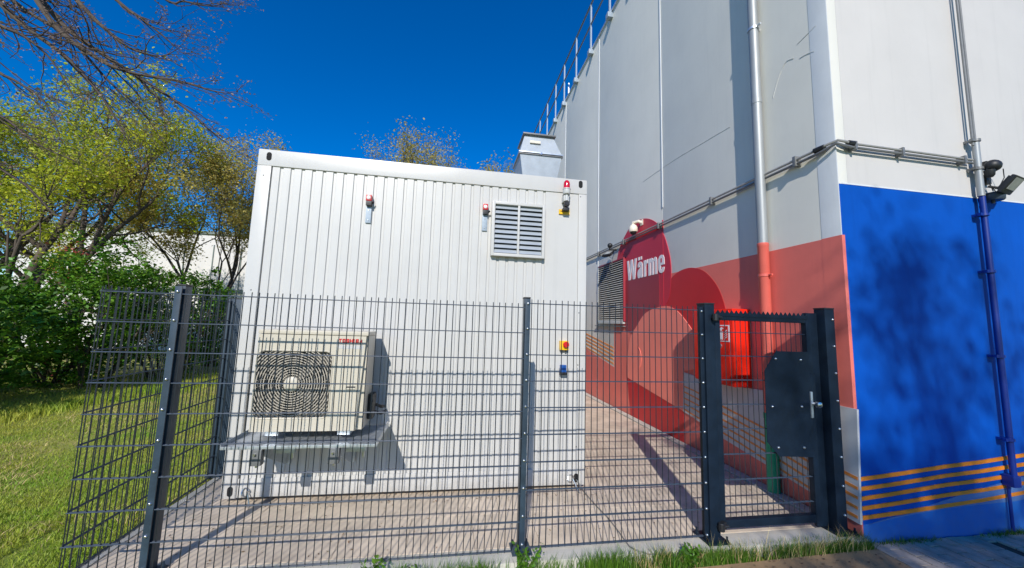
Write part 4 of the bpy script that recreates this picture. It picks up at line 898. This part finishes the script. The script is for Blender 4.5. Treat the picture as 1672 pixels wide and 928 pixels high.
def grow(p, d, L, r, depth, out, tips, spread=.6, kids=(3, 4), up=.15, shrink=.68, wob=.12, R=random):
    p = np.array(p, float); d = np.array(d, float); d /= np.linalg.norm(d); n = 4; pts = [p]; r1 = r * .62
    for i in range(n):
        d = d + np.array([R.gauss(0, wob), R.gauss(0, wob), R.gauss(0, wob) + up * .25]); d /= np.linalg.norm(d); q = p + d * L / n
        ra = r + (r1 - r) * i / n; rb = r + (r1 - r) * (i + 1) / n; out.append((p, q, ra, rb)); p = q; pts.append(p)
        if depth > 0 and i >= 1:
            for _ in range(1 if i < n - 1 else 0):
                if R.random() < .85:
                    e = d + np.array([R.gauss(0, spread), R.gauss(0, spread), R.gauss(0, spread * .7) + up]); grow(p, e, L * shrink * R.uniform(.7, 1.05), rb * .55, depth - 1, out, tips, spread, kids, up, shrink, wob, R)
        if depth == 0: tips.append(p)
    if depth > 0:
        for _ in range(R.randint(*kids) - 1):
            e = d + np.array([R.gauss(0, spread), R.gauss(0, spread), R.gauss(0, spread * .7) + up]); grow(p, e, L * shrink * R.uniform(.75, 1.1), r1 * .72, depth - 1, out, tips, spread, kids, up, shrink, wob, R)
def leaves(tips, per, spread, size, m, name, parent, droop=0.0):
    tips = np.array(tips); C = np.repeat(tips, per, 0) + rng.normal(0, spread, (len(tips) * per, 3)); return leafmesh(C, size, m, name, parent)
def leafmesh(C, size, m, name, parent, upn=.4):
    N = len(C); nrm = rng.normal(0, 1, (N, 3)); nrm[:, 2] = np.abs(nrm[:, 2]) + upn; nrm /= np.linalg.norm(nrm, axis=1)[:, None]
    t = rng.normal(0, 1, (N, 3)); t -= nrm * (t * nrm).sum(1)[:, None]; t /= np.linalg.norm(t, axis=1)[:, None]; b = np.cross(nrm, t)
    s = size * rng.uniform(.55, 1.3, N)[:, None]
    V = np.stack([C - t * s, C - b * s * .55 + nrm * s * .12, C + t * s, C + b * s * .55 + nrm * s * .12], 1).reshape(-1, 3)
    F = np.arange(N * 4).reshape(-1, 4)
    return inst(name, npmesh(name, V, F, m), parent, WL[parent] if False else (0, 0, 0))
def wood(segs, m, name, parent, n=5):
    V, F = tubes_np(segs, n); return inst(name, npmesh(name, V, F, m, True), parent, (0, 0, 0))
def tree(name, label, base, h, seed, leafm, per, spread, size, depth=4, r=.14, trunks=1, lean=(0, 0), spr=.55, upb=.15, cat='tree', L0=None, group=None):
    R = random.Random(seed); t = thing(name, label, cat, base, group)
    out = []; tips = []
    for k in range(trunks):
        d0 = np.array([lean[0] + (R.gauss(0, .18) if trunks > 1 else 0), lean[1] + (R.gauss(0, .18) if trunks > 1 else 0), 1.])
        grow(np.array(base) + np.array([R.gauss(0, .15) if k else 0, R.gauss(0, .15) if k else 0, -.05]), d0, L0 or h * .42, r, depth, out, tips, spr, (3, 4), upb, .66, .09, R)
    wood([s for s in out if s[2] > r * .12], M['bark'], 'trunk', t, 7)
    tw = [s for s in out if s[2] <= r * .12]
    if tw: wood(tw, M['twig'], 'twigs', t, 4)
    if leafm: leaves(tips, per, spread, size, leafm, 'crown', t)
    return t, tips
T1 = tree('maple_tree', 'tall yellow green maple tree left of the white hall', (-11.2, 11.2, 0), 9, 3, M['leafy'], 3, .14, .042, 5, .15, 3, (.03, -.02), .6, .16, L0=3.4, group='trees beyond the lawn')
T2 = tree('bronze_tree', 'slender tree with bronze young leaves directly left of the container', (-7.7, 14, 0), 7, 5, M['leafb'], 3, .15, .042, 5, .09, 2, (0.03, 0), .5, .25, L0=3.0, group='trees beyond the lawn')
T3 = tree('budding_tree', 'taller thinly budding treetop showing above the container roof', (-1.3, 17.5, 0), 10, 9, M['leafb'], 5, .2, .05, 4, .11, 3, (0.02, 0), .42, .32, L0=4.6, group='treetops above the container')
T4 = tree('budding_tree', 'smaller thinly budding treetop near the roof duct', (1.6, 18, 0), 9, 14, M['leafb'], 6, .16, .055, 4, .1, 2, (0, 0), .38, .3, L0=4.3, group='treetops above the container')
T5 = tree('maple_tree', 'second yellow green maple at the far left edge of the photo', (-14.2, 12.0, 0), 9, 8, M['leafy'], 3, .14, .042, 5, .15, 2, (.0, 0), .6, .16, L0=3.3, group='trees beyond the lawn')
# bare overhanging tree: trunk off to the left, limbs sweeping down into view
bt = thing('bare_tree', 'nearly bare tree whose thin drooping branches hang over the top left', 'tree', (-8.3, 4.6, 0))
R = random.Random(4); out = []; tips = []
trunk_pts = [(-8.3, 4.6, -.1), (-8.25, 4.6, 2.2), (-8.1, 4.65, 4.4), (-7.8, 4.7, 6.4), (-7.4, 4.8, 8.2)]
for i in range(4): out.append((np.array(trunk_pts[i]), np.array(trunk_pts[i + 1]), .24 - i * .045, .24 - (i + 1) * .045))
limbs = [  # pixel control points at a given depth, start out of frame at the upper left
    (5.2, [(-330, -560), (-60, -160), (60, -10), (110, 48), (170, 90), (240, 135), (300, 175), (345, 215), (378, 240)], .038),
    (5.0, [(-330, -560), (-20, -130), (80, 30), (150, 90), (210, 118), (290, 132), (345, 148), (376, 153)], .035),
    (5.5, [(-330, -560), (0, -150), (130, 5), (175, 50), (215, 80), (262, 92), (290, 80)], .035),
    (4.8, [(-330, -560), (-80, -90), (0, 5), (50, 50), (110, 95), (160, 150), (195, 205), (205, 225)], .035),
    (5.7, [(-330, -560), (0, -170), (190, 0), (230, 30), (270, 62), (283, 75)], .03),
    (5.4, [(-330, -560), (50, -200), (255, -12), (300, 2), (340, 10), (372, 5)], .025),
    (4.6, [(-330, -560), (-120, -60), (-20, 30), (40, 60), (85, 100), (120, 160)], .03),
    (5.6, [(-330, -560), (-60, -100), (20, 0), (110, 60), (175, 130), (230, 180), (268, 235)], .03),
    (5.9, [(-330, -560), (-100, -40), (-20, 100), (30, 135), (75, 170), (100, 230)], .03),
    (6.2, [(-360, -300), (-160, 60), (-40, 170), (10, 195), (60, 235), (120, 262)], .035),
    (6.0, [(-360, -300), (-200, 140), (-60, 230), (0, 275), (45, 305), (90, 350), (130, 362)], .03)]
for Yd, pts, r_ in limbs:
    W = [np.array(PY(x, y, Yd)) for x, y in arc(pts, 4)]
    root = np.array((-7.5, 4.8, 7.6)) if pts[0][1] < -400 else np.array((-7.9, 4.7, 5.8))
    W[0] = root; n = len(W)
    for i in range(n - 1):
        a = r_ * (1 - i / n) ** 1.1 + .0042; b = r_ * (1 - (i + 1) / n) ** 1.1 + .0042; out.append((W[i], W[i + 1], a, b))
        if i > 3:
            for _ in range(1):
                d = (W[i + 1] - W[i]); d /= np.linalg.norm(d); f = R.random()
                e = d * 1.0 + np.array([R.gauss(.1, .4), R.gauss(0, .35), R.gauss(.05, .38)])
                grow(W[i] * (1 - f) + W[i + 1] * f, e, R.uniform(.35, .75) * (.9 if i < n * .7 else .6), max(.0042, a * .4), 1 if R.random() < .75 else 2, out, tips, .38, (2, 3), .02, .62, .14, R)
    tips.append(W[-1])
wood([s for s in out if s[2] > .02], M['bark'], 'trunk', bt, 8)
wood([s for s in out if s[2] <= .02], M['twig'], 'twigs', bt, 4)
tips = [t for t in tips if R.random() < .5]
leaves(tips, 2, .03, .016, M['leafp'], 'buds', bt)
# leafy trees behind the viewpoint; they dapple the right hand walls
tree('street_tree', 'leafy tree behind the viewpoint throwing mottled shade on the blue wall', (3.3, -9.0, -.1), 9, 33, M['leafb'], 3, .16, .055, 5, .34, 1, (.0, 0), .5, .2, L0=4.0)
tree('street_tree', 'second leafy tree farther behind the viewpoint', (2.4, -13.5, -.1), 7, 41, M['leafb'], 4, .18, .06, 5, .4, 1, (.0, 0), .5, .2, L0=5.3)
# shrubs of the hedge
def shrub(label, c, rx, ry, h, n, seed, m=None, size=.05, group='bushes along the lawn edge'):
    R = random.Random(seed); t = thing('shrub', label, 'shrub', (c[0], c[1], 0), group); g_ = np.random.default_rng(seed)
    out = []; tips = []
    for k in range(7):
        a = R.uniform(0, 6.28); grow((c[0] + .3 * rx * math.cos(a), c[1] + .3 * ry * math.sin(a), -.05), (math.cos(a) * .4, math.sin(a) * .4, 1), h * .45, .03, 2, out, tips, .5, (2, 3), .2, .65, .1, R)
    props(wood(out, M['bark'], 'stems', t, 5), kind='stuff')
    # clumps through the volume
    nc = int(n / 45); u = g_.normal(0, 1, (nc, 3)); u /= np.linalg.norm(u, axis=1)[:, None]; rad = g_.uniform(.25, 1.0, nc) ** .45
    cen = u * rad[:, None] * np.array([rx, ry, h * .5]) + np.array([c[0], c[1], h * .52]); cen[:, 2] += g_.normal(0, h * .05, nc); cen[:, 2] = np.maximum(cen[:, 2], .12)
    cen += g_.normal(0, .09, cen.shape); C = np.repeat(cen, 45, 0) + g_.normal(0, 1, (nc * 45, 3)) * np.repeat(g_.uniform(.05, .16, nc), 45)[:, None] * np.array([1, 1, .7]); C[:, 2] = np.abs(C[:, 2] - .03) + .03
    leafmesh(C, size, m or M['leafg'], 'leaves', t); return t
hs_spec = [(-8.2, 6.4, 1.25, 1.1, 1.7, 7000), (-8.6, 8.2, 1.3, 1.2, 2.5, 10000), (-8.1, 9.9, 1.35, 1.2, 3.1, 11500), (-7.5, 11.6, 1.2, 1.2, 3.0, 9000), (-6.6, 13.0, 1.1, 1.1, 2.3, 6000), (-10.4, 7.2, 1.3, 1.4, 1.9, 7000), (-11.5, 9.5, 1.5, 1.4, 2.2, 7000), (-5.0, 14.0, 1.2, 1.1, 2.0, 5000), (-9.6, 11.5, 1.3, 1.2, 2.7, 6000)]
hl = ['low dense green bush nearest at the left edge of the photo', 'rounded green bush second along the lawn edge', 'tallest green bush in the middle of the hedge row', 'green bush with open sprays left of the far fence post', 'green bush behind the side fence close to the container', 'broad dark bush at the outer left behind the front bushes', 'dark bush behind under the maple crown', 'small bush beyond the yard behind the container corner', 'dark bush at the foot of the maple trunks']
for k, (x, y, rx, ry, h, n) in enumerate(hs_spec): shrub(hl[k], (x, y), rx, ry, h, n, 50 + k, None, .05)
shrub('small rusty red leaved bush under the maple before the white hall', (-9.0, 10.2), .5, .4, 3.3, 500, 91, M['rust'], .05, None)
# grass
def blades(name, pts, hgt, wid, m, kind='stuff', lean=.35, label=None):
    N = len(pts); P = np.column_stack([pts[:, 0], pts[:, 1], pts[:, 2]]); a = rng.uniform(0, 2 * PI, N); d = np.column_stack([np.cos(a), np.sin(a), np.zeros(N)])
    b = rng.uniform(0, 2 * PI, N); ld = np.column_stack([np.cos(b), np.sin(b), np.zeros(N)]); H = hgt * rng.uniform(.45, 1.25, N)[:, None]; Wd = wid * rng.uniform(.6, 1.2, N)[:, None]; ln = rng.uniform(.1, 1, N)[:, None] * lean
    mid = P + np.array([0, 0, 1]) * H * .55 + ld * H * ln * .35; tip = P + np.array([0, 0, 1]) * H + ld * H * ln * 1.1
    V = np.stack([P - d * Wd, P + d * Wd, mid - d * Wd * .7, mid + d * Wd * .7, tip], 1).reshape(-1, 3)
    base = (np.arange(N) * 5)[:, None]; F = np.concatenate([base + np.array([0, 1, 3]), base + np.array([0, 3, 2]), base + np.array([2, 3, 4])], 1).reshape(-1, 3)
    o = inst(name, npmesh(name, V, F, m), None, (0, 0, 0)); props(o, label, None, None, kind); return o
def gz(x, y): return -0.03 + np.where((x > -14) & (x < -2.9), 0.03 * np.sin(x * 1.3 + y * .7) * np.cos(y * .9 - x * .4), 0)
N = 210000
u = rng.uniform(0, 1, N) ** 1.5; yy = 2.2 + u * 10; xx = -2.34 - rng.uniform(0, 1, N) * (1.6 + (yy - 2.2) * .95)
cl = (np.sin(xx * 3.1 + 1.3 * np.sin(yy * 2.3)) + np.sin(yy * 2.7 - xx * 1.7)) * .25 + .6
keep = rng.uniform(0, 1, N) < np.clip(cl + .25, .25, 1); xx, yy = xx[keep], yy[keep]
blades('lawn_grass', np.column_stack([xx, yy, gz(xx, yy)]), .034, .0034, M['blade'], label='short patchy green lawn left of the fence', lean=.9)
N = 26000; yy = 2.3 + rng.uniform(0, 1, N) ** 1.3 * 8; xx = -2.36 - rng.uniform(0, 1, N) * (1.6 + (yy - 2.3) * .9)
keep = (np.sin(xx * 1.9 + 2 * np.sin(yy * 1.1)) * np.cos(yy * 1.3) + rng.normal(0, .25, N) > .25); xx, yy = xx[keep], yy[keep]
blades('dry_grass', np.column_stack([xx, yy, gz(xx, yy) + .01]), .045, .003, M['straw'], label='dry straw patches lying in the lawn', lean=2.2)
# taller lawn edge by the hedge
N = 16000; yy = rng.uniform(6, 12.5, N); xx = -6.9 + (yy - 7.4) * .25 + rng.normal(0, .35, N)
blades('tall_grass', np.column_stack([xx, yy, gz(xx, yy)]), .13, .006, M['blade'], label='taller grass at the foot of the bushes', lean=.6)
# verge in front of the kerb
N = 5200; xx = 1.62 + rng.uniform(0, 1, N) * 1.86; yy = 2.63 + (xx - 1.6) * .02 + rng.uniform(0, 1, N) * .10
keep = rng.uniform(0, 1, N) < np.clip(.65 + .5 * np.sin(xx * 7) * np.sin(xx * 3.3), .15, 1); xx, yy = xx[keep], yy[keep]
blades('verge_grass', np.column_stack([xx, yy, np.full(len(xx), -.09)]), .115, .0028, M['blade2'], label='lush grass tufts at the foot of the gate kerb', lean=.5)
N = 5200; xx = -1.2 + rng.uniform(0, 1, N) * 2.9; yy = 2.66 + rng.uniform(0, 1, N) * .06; 
keep = rng.uniform(0, 1, N) < np.clip(.45 + .5 * np.sin(xx * 9) * np.sin(xx * 4.1), .05, 1); xx, yy = xx[keep], yy[keep]
blades('kerb_grass', np.column_stack([xx, yy, np.full(len(xx), -.09)]), .15, .0026, M['blade2'], label='sparse grass along the kerb below the mesh fence', lean=.5)
N = 500; xx = 1.4 + rng.uniform(0, 1, N) * 2.0; yy = 2.64 + rng.uniform(0, 1, N) * .08
blades('dry_stalks', np.column_stack([xx, yy, np.full(N, -.09)]), .17, .0016, M['straw'], label='thin dry stalks in the verge by the gate', lean=.8)
N = 1500; xx = 3.55 + rng.uniform(0, 1, N) * 2.3; yy = BY - .03 - np.abs(rng.normal(0, .018, N))
keep = rng.uniform(0, 1, N) < np.clip(np.sin(xx * 5.3) * .6 + .35, .0, 1); xx, yy = xx[keep], yy[keep]
blades('wall_weeds', np.column_stack([xx, yy, np.full(len(xx), -.078)]), .055, .0024, M['blade2'], label='low weeds growing at the foot of the blue wall', lean=.8)
# leafy weeds
def weed(label, x, y, h, n, seed):
    R = random.Random(seed); t = thing('weed', label, 'plant', (x, y, -.08), 'leafy weeds at the kerb'); g_ = np.random.default_rng(seed); st = MB(); C = []
    for k in range(n):
        a = R.uniform(0, 6.28); l_ = h * R.uniform(.6, 1.1); e = Vector((x + math.cos(a) * l_ * .45, y + math.sin(a) * l_ * .25, -.08 + l_)); b = Vector((x, y, -.09)); m_ = (b + e) / 2 + Vector((0, 0, l_ * .12)); st.tube([b, m_, e], .002, 4)
        for f in (.4, .6, .8, 1): 
            q = b.lerp(e, f); C += [np.array(q) + g_.normal(0, .012, 3) for _ in range(4)]
    props(st.build('stems', M['blade2'], t), kind='stuff'); leafmesh(np.array(C), .018, M['leafg'], 'leaves', t)
weed('bright leafy weed at the kerb left of the middle post', -.42, 2.68, .17, 14, 1)
weed('tall leafy weed growing before the base of the middle post', .60, 2.67, .20, 16, 2)
weed('small leafy weed between the left weed and the middle post', -.22, 2.68, .12, 7, 3)
weed('dense leafy weed clump left of the gate hinge post', 1.82, 2.66, .13, 26, 4)

# leaf litter and grit on the paving and along the kerb
N = 420; xx = rng.uniform(-2.1, 3.3, N); yy = 2.92 + np.abs(rng.normal(0, .9, N)); k_ = rng.uniform(0, 1, N) < .35; yy[k_] = 3.72 + rng.normal(0, .04, k_.sum())
ok = yy < 8; C_ = np.column_stack([xx[ok], yy[ok], np.full(ok.sum(), .006)])
def litter(name, C, size, m, label):
    N = len(C); a = rng.uniform(0, 6.28, N); t = np.column_stack([np.cos(a), np.sin(a), rng.normal(0, .15, N)]); b = np.column_stack([-np.sin(a), np.cos(a), rng.normal(0, .15, N)]); s_ = size * rng.uniform(.4, 1.3, N)[:, None]
    V = np.stack([C - t * s_, C - b * s_ * .5, C + t * s_, C + b * s_ * .5], 1).reshape(-1, 3); V[:, 2] = np.maximum(V[:, 2], C[0, 2] - .003)
    o = inst(name, npmesh(name, V, np.arange(N * 4).reshape(-1, 4), m), None, (0, 0, 0)); props(o, label, None, None, 'stuff')
litter('leaf_litter', C_, .011, M['litter'], 'small dry leaf scraps lying on the yard paving')
N = 260; C_ = np.column_stack([rng.uniform(-1.2, 3.5, N), rng.uniform(2.45, 2.72, N), np.full(N, -.058)])
litter('path_litter', C_, .012, M['litter'], 'dry leaf scraps along the edge of the tan path')
